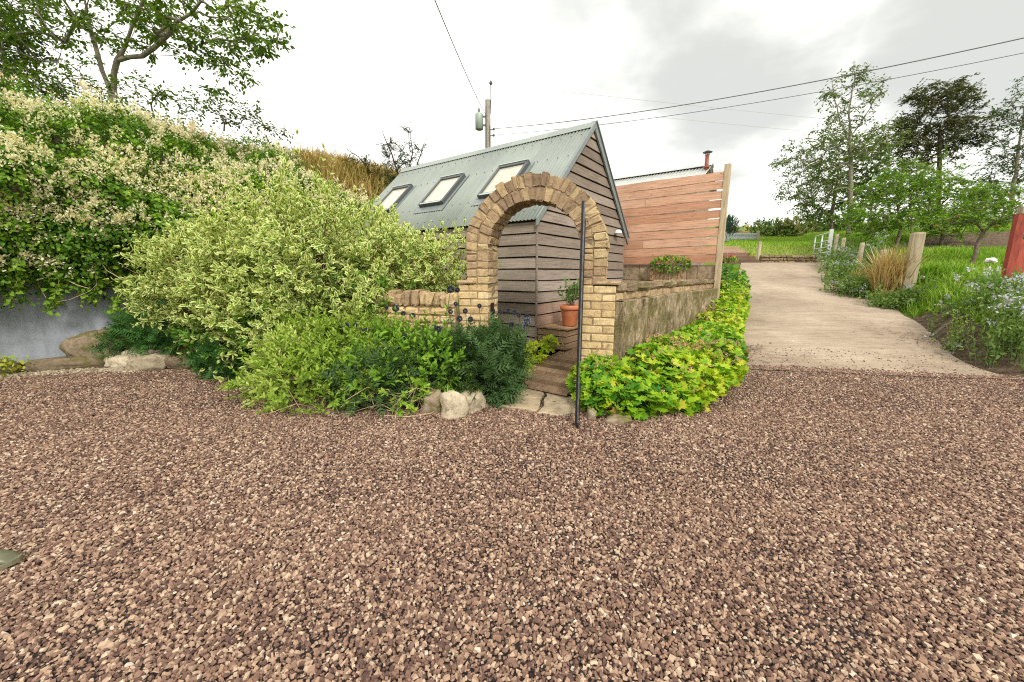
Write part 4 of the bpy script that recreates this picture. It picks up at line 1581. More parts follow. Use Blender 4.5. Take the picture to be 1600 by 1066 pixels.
def span(label, a, b, sag, r, mat='wire', grp=None):
    a, b = np.array(a, float), np.array(b, float)
    mb = MB()
    pts = []
    for i in range(25):
        t_ = i / 24
        p = a + (b - a) * t_ - np.array([0, 0, sag * 4 * t_ * (1 - t_)])
        pts.append(p - a)
    mb.tube(pts, r, 5)
    o = mb.build('overhead_wire', M[mat])
    o.location = tuple(a)
    tag(o, label, 'wire', grp)


ptop = np.array([PX, PYY, 1.6])
span('thin dark wire running from the pole top steeply up over the cabin to the left', ptop + np.array([-.05, -.1, 6.6]), W(655, -60, 7.0), .12, .011)
span('thick dark wire from the pole rising to the right edge, uppermost of the pair', ptop + np.array([.27, -.14, 6.07]), W(1700, 37, 9.5), .30, .013)
span('thinner wire from the pole to the right edge, lower of the pair', ptop + np.array([.27, -.14, 5.82]), W(1700, 62, 10.5), .30, .009)
span('faint distant wire crossing the sky above its twin behind the ash tree', W(300, 72, 48), W(1500, 205, 62), .5, .02, 'wire_pale')
span('faint distant wire crossing the sky below its twin behind the ash tree', W(300, 100, 48), W(1500, 226, 62), .5, .02, 'wire_pale')

# ------------------------------------------------------------------ left: retaining wall, bank and climber
WP, WD, WN = np.array([-8.05, 5.80]), np.array([.62, .785]), np.array([-.785, .62])      # wall line and the way into the bank
WD = WD / np.linalg.norm(WD)
WN = np.array([-WD[1], WD[0]])


def bankpt(s_, r_, z_):
    p = WP[None] + np.outer(np.atleast_1d(s_), WD) + np.outer(np.atleast_1d(r_), WN)
    return np.concatenate([p, np.atleast_1d(z_)[:, None]], 1)


ret = thing('retaining_wall', 'blue grey rendered retaining wall under the flowering climber', 'wall', (WP[0], WP[1], 0), math.atan2(WD[1], WD[0]))
mb = MB()
nsx, nsz = 60, 8
V, Fs = [], []
for j in range(nsz + 1):
    for i in range(nsx + 1):
        x, z = -9 + 21 * i / nsx, -.1 + 2.0 * j / nsz
        V.append((x, .012 * float(vnoise(np.array([x, z, 0.]), 5, 1.5)), z))
for j in range(nsz):
    for i in range(nsx):
        b = j * (nsx + 1) + i
        Fs.append((b, b + 1, b + nsx + 2, b + nsx + 1))
mb.add(V, Fs)
mb.box(-9, 12, .04, .35, -.1, 1.9)
mb.build('render_face', M['render'], ret, True)

CURVE = np.array([(-.26, 1.52), (-.60, 1.85), (-.80, 2.3), (-.62, 2.95), (-.1, 3.55), (.75, 4.15), (1.9, 4.65), (3.3, 4.98), (4.6, 5.05)])


def vine_pt(s_, v_):
    x = v_ * (len(CURVE) - 1)
    r_ = np.interp(x, np.arange(len(CURVE)), CURVE[:, 0])
    z_ = np.interp(x, np.arange(len(CURVE)), CURVE[:, 1])
    k = 1 - .30 * sm(s_, 3.5, 8)
    z_ = 1.42 + (z_ - 1.42) * (1 - .05 * sm(s_, 3, 8))
    r_ = r_ * k + .15 * sm(s_, 3, 8)
    return bankpt(s_, r_, z_)


# the bank itself
ss = np.arange(-12, 34, .5)
rr_ = np.array([.2, .6, 1.1, 1.7, 2.4, 3.2, 4.2, 6, 9, 14, 22, 40])
zz_ = np.array([1.55, 2.2, 2.95, 3.6, 4.15, 4.6, 4.9, 5.1, 5.2, 5.2, 5.0, 4.0])
V = []
for s_ in ss:
    b = bankpt(np.full(len(rr_), s_), rr_, zz_ + .50 * sm(s_, 3, 9) - .10 * sm(s_, 13, 26))
    b[:, 2] += .12 * vnoise(b, 3, .7)
    V.append(b)
V = np.concatenate(V)
nx = len(rr_)
i = (np.arange(len(ss) - 1)[:, None] * nx + np.arange(nx - 1)[None]).ravel()
o = link('hillside', np_mesh('hillside', V, np.stack([i, i + 1, i + nx + 1, i + nx], -1), smooth=True), M['bank'])
o['kind'] = 'structure'

vine = thing('flowering_climber', 'huge green climber with cream flower tassels spilling over the grey wall and bank', 'climbing plant', (WP[0], WP[1], 1.4))
vb = np.array([WP[0], WP[1], 1.4])
NSH = 11000
s_ = rng.uniform(-5, 6.3, NSH)
v_ = rng.beta(1.05, 1.2, NSH)
P0 = vine_pt(s_, v_)
e = .02
du, dv = vine_pt(s_ + e, v_) - P0, vine_pt(s_, np.minimum(1, v_ + e)) - vine_pt(s_, np.maximum(0, v_ - e))
Nn = unit(np.cross(du, dv))
OUT = unit(np.array([-WN[0], -WN[1], .75]))
Nn[Nn @ OUT < 0] *= -1
lump = .36 * vnoise(P0, 11, 1.15) + .20 * vnoise(P0, 12, 2.6)
inner = rng.random(NSH) < .22
P0 = P0 + Nn * (lump - .30 * inner * rng.random(NSH))[:, None]
# ragged trailing lower edge
trail = (v_ < .10)
P0[trail] -= np.array([0, 0, 1.]) * (rng.random(trail.sum()) ** 2 * .38 * (vnoise(P0[trail], 21, 1.6) > -.15))[:, None]
keep = (s_ < 5.0 + .9 * vnoise(P0, 15, 1.1)) | (v_ < .62)
P0, Nn, s_, v_ = P0[keep], Nn[keep], s_[keep], v_[keep]
n = len(P0)
K = 13
idx = np.repeat(np.arange(n), K)
dn = unit(Nn * .35 + np.array([0, 0, -.55]) + rng.normal(0, .5, (n, 3)))
t_ = np.tile(np.arange(K) / K, n)
Pl = P0[idx] + dn[idx] * (t_ * .30)[:, None] + rng.normal(0, .045, (n * K, 3))
Dl = unit(dn[idx] * .6 + rng.normal(0, .55, (n * K, 3)) + np.array([0, 0, -.35]))
Nl = unit(Nn[idx] * .8 + np.array([0, 0, .65]) + rng.normal(0, .38, (n * K, 3)))
ti = .34 + .22 * vnoise(P0, 31, 1.3)[idx] + .13 * rng.normal(0, 1, n)[idx] + rng.normal(0, .12, n * K) + (rng.random(n) < .06)[idx] * .4
leaves('foliage', M['vine'], Pl - vb, Dl, Nl, rng.uniform(.038, .072, n * K), ti, 'heart', vine)
# cream tassels, in drifts
fl = vnoise(P0, 41, 2.6) + .6 * vnoise(P0, 42, 5.5) + .20 * (v_ > .35) + rng.normal(0, .2, n)
pick = np.where((fl + .22 * (v_ < .45) > .06) & (P0[:, 2] > 1.35) & ~inner[keep])[0]
pick = pick[rng.random(len(pick)) < .62]
K = 22
idx = np.repeat(pick, K)
fd_ = unit(OUT * .8 + np.array([0, 0, .45]) + rng.normal(0, .4, (len(pick), 3)))
fdd = np.repeat(fd_, K, 0)
t_ = np.tile(np.linspace(0, 1, K), len(pick))
ln = np.repeat(rng.uniform(.10, .22, len(pick)), K)
br = rng.normal(0, 1, (len(idx), 3)) * (.045 * (1.15 - t_))[:, None]
Pf = P0[idx] + fdd * (.05 + t_ * ln)[:, None] + br + OUT * .16 - np.array([0, 0, .10])
pink = (vine_pt(s_, v_)[:, 2] > 4.2)[idx] * .45 + (vnoise(P0, 51, .8)[idx] > .1) * .15
leaves('flowers', M['vine_flower'], Pf - vb, fdd + rng.normal(0, .7, fdd.shape), rdir(len(idx)), rng.uniform(.030, .060, len(idx)), rng.random(len(idx)) * .5 + pink, 'quad', vine, 1.1)
# bare stems hanging against the wall, and leafy strings
mb = MB()
LP, LD = [], []
for k in range(150):
    s0 = rng.uniform(-3, 6.5)
    r0 = rng.uniform(-.55, -.1)
    p = bankpt(s0, r0, rng.uniform(1.6, 2.3))[0]
    L = rng.uniform(.3, 1.0)
    pts = [p]
    d = np.array([rng.normal(0, .25), rng.normal(0, .25), -1])
    for q in range(6):
        p = p + unit(d) * L / 6
        d = d + np.array([rng.normal(0, .35), rng.normal(0, .35), .12 * q * rng.random()])
        pts.append(p)
    mb.tube([x - vb for x in pts], rng.uniform(.003, .007), 4, rng.random())
    if k % 3 == 0:
        for x in pts:
            for _ in range(4):
                LP.append(x + rng.normal(0, .03, 3))
                LD.append((rng.normal(), rng.normal(), -.6))
for sx, zb, ln_ in ((1.75, 1.6, 1.3), (2.2, 1.7, .75), (1.2, 1.7, .6), (.75, 1.7, .75), (.35, 1.7, .6), (2.5, 1.7, .8), (-.8, 1.7, .7), (1.45, 1.7, .8), (2.8, 1.7, .6), (.1, 1.7, .5),  (1.95, 1.45, .55), (1.60, 1.5, .7), (-.4, 1.5, .8)):
    for q in np.linspace(0, 1, int(60 * ln_)):
        x = bankpt(sx + .06 * math.sin(q * 5), -.45 + .1 * q, zb - q * ln_)[0]
        for _ in range(3):
            LP.append(x + rng.normal(0, .045, 3))
            LD.append((rng.normal(), rng.normal(), -.6))
    mb.tube([bankpt(sx + .06 * math.sin(q * 5), -.45 + .1 * q, zb - q * ln_)[0] - vb for q in np.linspace(0, 1, 8)], .004, 4)
mb.build('stems', M['stem_straw'], vine)
LP = np.array(LP)
leaves('trailing_foliage', M['vine'], LP - vb, np.array(LD), rdir(len(LP)) + np.array([.4, -.6, .6]), rng.uniform(.05, .085, len(LP)), .35 + .5 * rng.random(len(LP)), 'heart', vine)
# smooth dark sheet closing the gaps behind the leaves
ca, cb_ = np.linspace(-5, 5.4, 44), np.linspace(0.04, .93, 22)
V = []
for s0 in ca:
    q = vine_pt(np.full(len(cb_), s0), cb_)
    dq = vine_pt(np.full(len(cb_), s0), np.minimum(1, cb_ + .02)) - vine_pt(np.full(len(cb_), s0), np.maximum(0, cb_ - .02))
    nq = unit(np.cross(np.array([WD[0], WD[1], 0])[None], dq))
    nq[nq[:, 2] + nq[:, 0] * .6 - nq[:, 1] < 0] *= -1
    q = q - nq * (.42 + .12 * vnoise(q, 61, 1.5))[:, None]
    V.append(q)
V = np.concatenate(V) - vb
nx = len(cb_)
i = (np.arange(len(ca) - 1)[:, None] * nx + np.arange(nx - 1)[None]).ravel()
link('dark_core', np_mesh('dark_core', V, np.stack([i, i + 1, i + nx + 1, i + nx], -1), smooth=True), M['bark_dark'], vine)

# long dry grass on the bank
n = 15000
s_ = rng.uniform(4.4, 16, n)
r_ = rng.uniform(.3, 6.5, n) ** 1.0
P = bankpt(s_, r_, np.interp(r_, rr_, zz_) + .50 * sm(s_, 3, 9) - .10 * sm(s_, 13, 26))
P[:, 2] += .12 * vnoise(P, 3, .7) - .05
D = unit(np.array([.1, -.15, 1.0]) + rng.normal(0, .32, (n, 3)))
o = leaves('dry_grass', M['dry'], P, D, rdir(n), rng.uniform(.25, .62, n) , .38 + .3 * vnoise(P, 8, .7) + rng.normal(0, .2, n), 'blade', None, 1.0)
tag(o, 'long tan dry grass covering the bank to the left of the cabin', 'grass', kind='stuff')


# ------------------------------------------------------------------ shrub makers
def shrub(name, label, cat, ells, nsh, per, slen, lsize, mat, stem_mat, loc, up=.5, spread=60, fill=.25, lump=.2, seed=1, tp='leaf', wid=1.0, tint0=.35, tvar=.22, nst=60, srad=.010, group=None, jit=.35, front=None, out=.6, flow=None):
    loc = np.array(loc, float)
    root = thing(name, label, cat, loc, 0, group)
    P, Nn = ell_surface(ells, nsh, fill, lump, seed)
    LP, LD, LN, LL, who, d, ln = shoots(P, Nn, per, slen, lsize, up=up, spread=spread, jit=jit, out=out)
    ti = tint0 + .34 * (shoots.age - .55) + tvar * vnoise(P, seed + 7, 1.4)[who] + .10 * rng.normal(0, 1, nsh)[who] + rng.normal(0, .10, len(LP))
    ok = LP[:, 2] > .015
    leaves('foliage', mat, (LP - loc)[ok], LD[ok], LN[ok], LL[ok], ti[ok], tp, root, wid)
    mb = MB()
    for i in range(0, nsh, 2 if nsh < 900 else 4):
        mb.tube([P[i] - d[i] * .15 - loc, P[i] + d[i] * ln[i] - loc], [.004, .0018], 3, .5, False)
    sel = rng.choice(nsh, min(nst, nsh), replace=False)
    for i in sel:
        b = loc + np.array([rng.normal(0, .16), rng.normal(0, .16), 0])
        m = b * .45 + P[i] * .55 + np.array([0, 0, .25 * np.linalg.norm(P[i] - b)]) + rng.normal(0, .05, 3)
        q = [b, (b + m) / 2 + rng.normal(0, .02, 3), m, (m + P[i]) / 2 + np.array([0, 0, .03]), P[i]]
        mb.tube([x - loc for x in q], [srad, srad * .85, srad * .65, srad * .5, srad * .3], 5, rng.random(), False)
    mb.build('stems', stem_mat, root, True)
    return root, P, Nn


DOG = [((-3.0, 6.4, 1.60), (1.30, 1.1, .86)), ((-4.2, 6.2, 1.40), (1.1, 1.0, .86)), ((-2.05, 6.35, 1.45), (.95, .85, .62)), ((-3.9, 5.75, .85), (.85, .65, .65)),
       ((-2.5, 5.7, 1.05), (.9, .70, .70)), ((-1.2, 6.1, 1.62), (.60, .45, .32)), ((-3.5, 6.4, 2.05), (.6, .6, .42)), ((-4.75, 6.1, 1.2), (.6, .6, .45))]
dog, DP, DN = shrub('variegated_dogwood', 'large rounded dogwood shrub with cream edged leaves beside the cabin', 'shrub', DOG, 3000, 12, .38, .098, M['dogwood'], M['stem_red'], (-3.0, 6.3, 0), up=.55, spread=62, fill=.30, lump=.46, seed=5, nst=130, srad=.014, tint0=.42, tvar=.38, wid=.95, jit=.62)
# plain green leaves low down and inside
P, Nn = ell_surface([((-3.7, 5.75, .55), (.95, .6, .5)), ((-4.25, 5.95, .5), (.75, .5, .42)), ((-2.9, 6.0, 1.1), (1.4, .7, .8))], 520, .3, .2, 15)
LP, LD, LN, LL, who, d, ln = shoots(P, Nn, 10, .26, .10, up=.25, spread=60)
ok = LP[:, 2] > .02
leaves('plain_foliage', M['dogwood_green'], LP[ok] - np.array([-3.0, 6.3, 0]), LD[ok], LN[ok], LL[ok], (.4 + .3 * rng.normal(0, 1, len(P))[who] * .6)[ok], 'leaf', dog)

# pale small-leaved shrub spreading onto the gravel
shrub('spiraea_shrub', 'pale small leaved shrub spreading low onto the gravel in front of the dogwood', 'shrub',
      [((-2.35, 4.95, .48), (.72, .55, .40)), ((-2.75, 4.75, .36), (.50, .45, .34)), ((-1.9, 4.85, .42), (.65, .55, .36)), ((-2.2, 4.35, .24), (.52, .42, .24)), ((-2.85, 5.2, .55), (.5, .4, .36)), ((-1.75, 4.45, .25), (.4, .35, .24))],
      1500, 14, .26, .064, M['spirea'], M['stem_straw'], (-2.3, 4.9, 0), up=.65, spread=50, fill=.28, lump=.5, jit=.6, seed=22, tint0=.45, tvar=.42, nst=60, srad=.006, wid=.85)
shrub('weigela_shrub', 'mid green broad leaved shrub behind the rocks and left of the globe thistle', 'shrub',
      [((-1.25, 4.85, .42), (.55, .5, .34)), ((-1.55, 4.6, .36), (.45, .4, .32)), ((-.95, 4.55, .40), (.38, .35, .30))],
      430, 12, .28, .085, M['weigela'], M['stem_green'], (-1.25, 4.75, 0), up=.8, spread=55, fill=.3, lump=.45, jit=.55, seed=31, tint0=.42, tvar=.3, nst=50, srad=.007)
shrub('sprawling_sprig', 'bright green leafy sprig sprawling on the gravel just left of the rocks', 'shrub',
      [((-1.36, 4.08, .16), (.26, .16, .13)), ((-1.18, 4.12, .22), (.16, .12, .14))], 42, 10, .16, .06, M['weigela'], M['stem_straw'], (-1.25, 4.3, 0), up=.5, spread=60, fill=.2, seed=33, tint0=.75, tvar=.15, nst=14, srad=.005)
shrub('hanging_dogwood_shoot', 'pale yellow green shoot drooping to the gravel between the dogwood and the small leaved shrub', 'shrub',
      [((-3.12, 4.95, .42), (.22, .2, .38)), ((-3.2, 4.75, .18), (.2, .15, .14))], 60, 10, .2, .09, M['dogwood'], M['stem_green'], (-3.1, 5.2, 0), up=-.1, spread=55, seed=35, tint0=.7, tvar=.2, nst=14, srad=.005)


def pinnate_clump(name, label, cat, ells, nsh, per, lsize, mat, loc, seed, tint0=.4, up=.3, group=None, stemmat='stem_green', nst=40):
    loc = np.array(loc, float)
    root = thing(name, label, cat, loc, 0, group)
    P, Nn = ell_surface(ells, nsh, .35, .42, seed)
    idx = np.repeat(np.arange(nsh), per)
    n = len(idx)
    D = unit(Nn[idx] * .7 + np.array([0, 0, up]) + rng.normal(0, .5, (n, 3)))
    N = unit(Nn[idx] * .4 + np.array([0, 0, .9]) + rng.normal(0, .35, (n, 3)))
    ti = tint0 + .22 * vnoise(P, seed + 5, 1.8)[idx] + rng.normal(0, .14, n)
    Q = P[idx] + rng.normal(0, .04, (n, 3)) - D * .05
    ok = Q[:, 2] > .02
    leaves('foliage', mat, (Q - loc)[ok], D[ok], N[ok], (lsize * rng.uniform(.7, 1.3, n))[ok], ti[ok], 'pinnate', root, 1.0)
    mb = MB()
    for i in rng.choice(nsh, min(nst, nsh), replace=False):
        b = np.array([rng.normal(0, .18), rng.normal(0, .14), 0])
        mb.tube([b, (b * .5 + (P[i] - loc) * .5) + np.array([0, 0, .06]), P[i] - loc], [.007, .006, .003], 4, rng.random(), False)
    mb.build('stems', M[stemmat], root, True)
    return root, loc


gt, gl_ = pinnate_clump('globe_thistle', 'dark grey green globe thistle clump with slate blue ball flowers, left of the gateway', 'plant',
                        [((-.48, 4.7, .42), (.42, .40, .38)), ((-.12, 4.82, .42), (.30, .32, .36)), ((-.78, 4.7, .36), (.42, .35, .34)), ((-1.5, 4.35, .28), (.5, .3, .26)), ((-.3, 4.45, .26), (.36, .22, .24))], 640, 5, .24, M['thistle'], (-.55, 4.75, 0), 44, .4, .35, nst=90)
heads = [(420, 0, 0)]
HD = [(704, 452, 4.7), (715, 453, 4.75), (712, 475, 4.7), (618, 482, 4.9), (604, 481, 5.0), (630, 490, 4.9), (645, 493, 4.85), (718, 498, 4.6), (735, 499, 4.65), (704, 487, 4.7), (749, 478, 4.8),
      (727, 486, 4.7), (685, 514, 4.5), (678, 511, 4.6), (704, 535, 4.5), (794, 485, 4.75), (782, 487, 4.85), (804, 488, 4.75), (811, 493, 4.8), (824, 502, 4.7), (819, 510, 4.7), (823, 495, 4.85), (799, 507, 4.7),
      (540, 509, 4.7), (555, 508, 4.75), (572, 516, 4.7), (596, 517, 4.7), (633, 525, 4.55), (574, 533, 4.6), (492, 537, 4.55), (502, 568, 4.4), (452, 579, 4.45)]
mb = MB()
g0 = np.random.default_rng(5)
ico = []
ph = math.pi * (3 - math.sqrt(5))
for k in range(150):
    z = 1 - 2 * (k + .5) / 150
    r = math.sqrt(1 - z * z)
    ico.append((r * math.cos(k * ph), r * math.sin(k * ph), z))
ico = np.array(ico)
for k, (px, py, Y) in enumerate(HD):
    p = W(px, py, Y)
    rad = (.040 if k in (0, 3, 7, 12, 19, 23, 29) else .029) * g0.uniform(.85, 1.15)
    V0, ac, F0 = TP['quad']
    n = len(ico)
    hd = thing  # noqa
    Nn_ = rdir(n)
    o = leaves('flower_head', M['globe'], np.zeros((n, 3)) + ico * rad * .55, ico, Nn_, rad * .62, .1 + .5 * g0.random(n) + (.35 if k in (19, 20) else 0), 'quad', gt, 1.3)
    sb = MB()
    o.location = tuple(p - gl_)
    core = MB()
    mb.tube([p - gl_, p - gl_ + np.array([g0.normal(0, .02), .03, -.18]), (p - gl_) * np.array([.85, .85, .45])], [.003, .004, .005], 4, .5, False)
mb.build('flower_stalks', M['thistle'], gt)

# yellowing leaves and straw at the foot of the clump
fo = thing('faded_daylily', 'yellowing strappy leaves with reddish bases behind the pale rocks', 'plant', (-.68, 4.35, 0))
n = 70
P = np.array([0, 0, .0]) + rng.normal(0, .10, (n, 3)) * np.array([1.6, .7, 0])
leaves('foliage', M['lime'], P, np.array([0, -.25, 1]) + rng.normal(0, .45, (n, 3)), rdir(n), rng.uniform(.22, .42, n), rng.random(n) * .8, 'blade', fo, 1.1)
n = 40
leaves('withered_foliage', M['litter'], P[:n] + rng.normal(0, .05, (n, 3)) * np.array([1, 1, 0]), np.array([0, -.4, .8]) + rng.normal(0, .5, (n, 3)), rdir(n), rng.uniform(.15, .32, n), rng.random(n), 'blade', fo, 1.0)

dk = thing('dry_stalks', 'tangle of pale dry stalks lying on the gravel beside the rocks', 'dead stalks', (-1.3, 4.3, 0))
mb = MB()
for k in range(34):
    a_ = np.array([rng.uniform(-.9, .55), rng.uniform(-.25, .45), rng.uniform(.02, .28)])
    d = unit(np.array([rng.normal(0, 1), rng.normal(-.1, .5), rng.normal(.05, .22)]))
    L = rng.uniform(.18, .6)
    m = a_ + d * L * .5 + np.array([0, 0, .05 * rng.random()])
    b = a_ + d * L
    b[2] = max(.012, b[2] - .1)
    mb.tube([a_, m, b], [.0045, .004, .002], 4, rng.random())
for k in range(14):
    x = .30 + rng.normal(0, .07)
    mb.tube([(x, .05, .26), (x + rng.normal(0, .03), -.05, .12), (x + rng.normal(0, .06), -.12, .01)], .0035, 4, rng.random())
mb.tube([(-.1, -.32, .015), (.15, -.36, .014), (.4, -.28, .02), (.52, -.1, .05)], .005, 5)
mb.tube([(-1.3, -.02, .33), (-.8, -.1, .42), (-.35, -.05, .43)], .005, 5)
mb.build('stalks', M['stem_straw'], dk)

# ferny plants on the left by the stones
for lab, ells, loc, sd, t0 in (('blue green ferny plant against the grey wall, left of the dogwood', [((-6.35, 6.6, .42), (.5, .35, .32)), ((-5.95, 6.55, .5), (.5, .35, .38))], (-6.2, 6.6, 0), 61, .5),
                               ('dark ferny plant behind the edging stones, tucked under the dogwood', [((-5.45, 6.5, .55), (.5, .4, .5)), ((-5.0, 6.5, .6), (.45, .4, .5))], (-5.3, 6.55, 0), 62, .35),
                               ('dark green leafy mound at the left foot of the dogwood on the gravel', [((-4.0, 5.55, .30), (.62, .40, .30)), ((-4.4, 5.7, .35), (.4, .35, .32))], (-4.05, 5.6, 0), 63, .45)):
    pinnate_clump('ferny_plant', lab, 'plant', ells, 190, 5, .22, M['fern'], loc, sd, t0, .35)

# lime-green lady's mantle by the ramp and grassy tuft
lm = thing('lady_mantle', 'yellow green frothy plant along the left edge of the wooden ramp', 'plant', (.18, 5.75, .1))
P, Nn = ell_surface([((.12, 5.62, .20), (.20, .28, .14)), ((.38, 5.95, .30), (.20, .28, .14)), ((.62, 6.15, .42), (.14, .16, .12)), ((0, 5.3, .2), (.18, .15, .16))], 520, .3, .35, 71)
lb = np.array([.18, 5.75, .1])
leaves('foliage', M['geranium'], P - lb, Nn + rng.normal(0, .5, P.shape), Nn * .6 + np.array([0, 0, .8]), rng.uniform(.05, .09, len(P)), .3 + .5 * rng.random(len(P)), 'palm', lm)
n = 1500
k = rng.integers(0, len(P), n)
k = k[vnoise(P, 72, 3)[k] > -.15]
leaves('flowers', M['lime'], P[k] + Nn[k] * .05 + rng.normal(0, .03, (len(k), 3)) - lb, rdir(len(k)), rdir(len(k)), rng.uniform(.015, .03, len(k)), .3 + .7 * rng.random(len(k)), 'quad', lm, 1.6)
gt_ = thing('grass_tuft', 'arching grassy tuft at the left corner of the ramp', 'grass tuft', (-.18, 4.9, 0))
n = 75
a_ = rng.uniform(0, 2 * math.pi, n)
leaves('blades', M['lime'], np.stack([rng.normal(0, .05, n), rng.normal(0, .05, n), np.zeros(n)], -1), np.stack([np.cos(a_) * .6, np.sin(a_) * .6, np.ones(n)], -1), np.stack([-np.cos(a_), -np.sin(a_), np.full(n, .4)], -1), rng.uniform(.25, .5, n), rng.random(n) * .5, 'blade', gt_, .8)


# ------------------------------------------------------------------ geraniums along the wall
def geranium(label, ells, loc, n, seed, lsize, t0, flowers):
    loc = np.array(loc, float)
    root = thing('geranium_clump', label, 'geranium', loc, 0, 'geraniums along the boundary wall')
    P, Nn = ell_surface(ells, n, .22, .22, seed, )
    nz = unit(Nn * .55 + np.array([0, 0, .75]) + rng.normal(0, .48, (n, 3)))
    D = unit(np.cross(nz, rdir(n)) + Nn * np.array([.8, .8, -.35]))
    ti = t0 + .22 * vnoise(P, seed + 4, 1.5) + rng.normal(0, .13, n) + (rng.random(n) < .05) * .4
    ti -= .30 * (rng.random(n) < .25)
    ti = np.clip(ti, 0, .80)
    ti[rng.random(n) < .007] = 1.0
    leaves('foliage', M['geranium'], P - loc, D, nz, lsize * rng.uniform(.65, 1.3, n), ti, 'palm', root)
    mb = MB()
    for i in rng.choice(n, n // 6, replace=False):
        g_ = np.array([P[i][0] * .7 + loc[0] * .3, P[i][1] * .7 + loc[1] * .3, zt(P[i][0], P[i][1]) if P[i][1] > 6 else 0])
        mb.tube([g_ - loc, (g_ + P[i]) / 2 + rng.normal(0, .02, 3) - loc, P[i] - loc], [.004, .0035, .0025], 3, .5, False)
    mb.build('stems', M['stem_green'], root)
    if flowers:
        k = np.where((Nn[:, 2] > .2) & (vnoise(P, seed + 6, 1.6) > -.05))[0]
        k = rng.choice(k, flowers)
        idx = np.repeat(k, 9)
        q = P[idx] + np.array([0, 0, .06]) + np.repeat(rng.normal(0, .05, (flowers, 3)), 9, 0) * np.array([1, 1, .5]) + rng.normal(0, .018, (len(idx), 3))
        leaves('flowers', M['geranium_flower'], q - loc, rdir(len(idx)), rdir(len(idx)), rng.uniform(.018, .036, len(idx)), rng.random(len(idx)), 'quad', root, 1.2)
    return root


geranium('big lime green geranium mound at the foot of the right pier, nearest the gate', [((1.25, 4.3, .16), (.55, .42, .32)), ((1.85, 4.65, .20), (.55, .5, .38)), ((1.05, 4.45, .25), (.32, .3, .28)), ((2.3, 5.0, .22), (.5, .5, .38)), ((1.75, 4.35, .10), (.5, .3, .22))], (1.6, 4.55, 0), 2700, 81, .105, .44, 90)
geranium('geranium mound flecked with pinkish spent flowers where the gravel meets the drive', [((2.75, 5.45, .24), (.5, .55, .40)), ((3.1, 5.95, .26), (.45, .5, .38)), ((2.5, 5.6, .32), (.4, .5, .36)), ((2.1, 5.2, .30), (.4, .45, .36))], (2.75, 5.6, 0), 2700, 82, .085, .40, 210)
geranium('yellow green geranium strip halfway up the side of the drive', [((3.45, 6.7, .36), (.45, .7, .36)), ((3.95, 7.5, .48), (.45, .7, .36)), ((3.2, 6.5, .36), (.4, .6, .34))], (3.5, 6.8, .1), 2600, 83, .08, .48, 40)
geranium('far green geranium strip ending below the larch fence post', [((4.5, 8.3, .62), (.45, .7, .36)), ((5.0, 9.1, .78), (.42, .7, .38)), ((5.5, 9.9, .95), (.42, .7, .40))], (4.8, 8.9, .45), 2300, 84, .08, .42, 20)
geranium('dark leafy clump at the top end of the geraniums, past the fence post', [((6.0, 10.8, 1.2), (.45, .7, .45)), ((6.35, 11.6, 1.35), (.4, .7, .42))], (6.1, 11, .8), 1100, 85, .10, .15, 0)


# ------------------------------------------------------------------ rocks
def rock(label, c, r, mat='rock', seed=1, rz=0, lump=.22, name='rock', cat='rock', group=None, flat=0):
    U, Vn = 30, 18
    V, Fs = [], []
    for j in range(Vn + 1):
        for i in range(U):
            th, ph_ = 2 * math.pi * i / U, math.pi * j / Vn
            V.append((math.sin(ph_) * math.cos(th), math.sin(ph_) * math.sin(th), math.cos(ph_)))
    V = np.array(V)
    pw = .62 if r[0] < .5 else .85
    V = np.sign(V) * np.abs(V) ** pw
    V = V * (1 + lump * vnoise(V, seed, 1.3) + .45 * lump * vnoise(V, seed + 1, 3.1) + .2 * lump * vnoise(V, seed + 2, 7))[:, None]
    V = V * np.array(r)
    V = V + .05 * np.mean(r) * np.sign(vnoise(V / np.mean(r), seed + 5, 2.2))[:, None] * unit(V)
    for j in range(Vn):
        for i in range(U):
            Fs.append((j * U + i, (j + 1) * U + i, (j + 1) * U + (i + 1) % U, j * U + (i + 1) % U))
    mb = MB()
    mb.add(V, Fs, random.random())
    o = mb.build(name, M[mat], None, True)
    o.location = c
    o.rotation_euler = (0, 0, rz)
    return tag(o, label, cat, group)


G1, G2 = 'rocks edging the bed by the gateway', 'stones edging the gravel by the grey wall'
rock('pale upright rock in the middle of the three by the gateway', (-.64, 4.03, .09), (.135, .11, .16), 'rock', 3, .3, group=G1)
rock('pale leaning rock, nearest the flagstones, of the three by the gateway', (-.44, 4.18, .09), (.15, .09, .12), 'rock', 4, .5, group=G1)
rock('mossy rock behind dry stalks, farthest left of the three by the gateway', (-.88, 4.16, .08), (.12, .12, .15), 'rock_moss', 5, 0, group=G1)
rock('small pale rock poking from under the big lime green geranium mound', (.86, 3.93, .03), (.05, .05, .08), 'rock', 6)
rock('flat buff stone half buried below the big lime green geranium mound', (1.12, 3.84, .01), (.15, .08, .05), 'rock_moss', 7)
rock('huge flat mossy boulder leaning against the grey retaining wall', tuple(bankpt(1.25, -.24, .24)[0]), (.56, .20, .33), 'rock_moss', 8, math.atan2(WD[1], WD[0]), .13)
rock('long pale stone in front of the ferny plants at the gravel edge', (-5.93, 6.12, .10), (.30, .14, .14), 'rock', 9, .15, group=G2)
rock('small rounded pale stone beside the long pale edging stone', (-6.42, 6.2, .09), (.15, .13, .10), 'rock', 10, .2, group=G2)
rock('mossy block of stone under the broken red bricks', (-5.42, 6.15, .10), (.22, .14, .13), 'rock_moss', 11, .1, group=G2)
rock('pale stone lying behind the long pale edging stone', (-6.2, 6.5, .14), (.42, .14, .14), 'rock', 12, .1, group=G2)
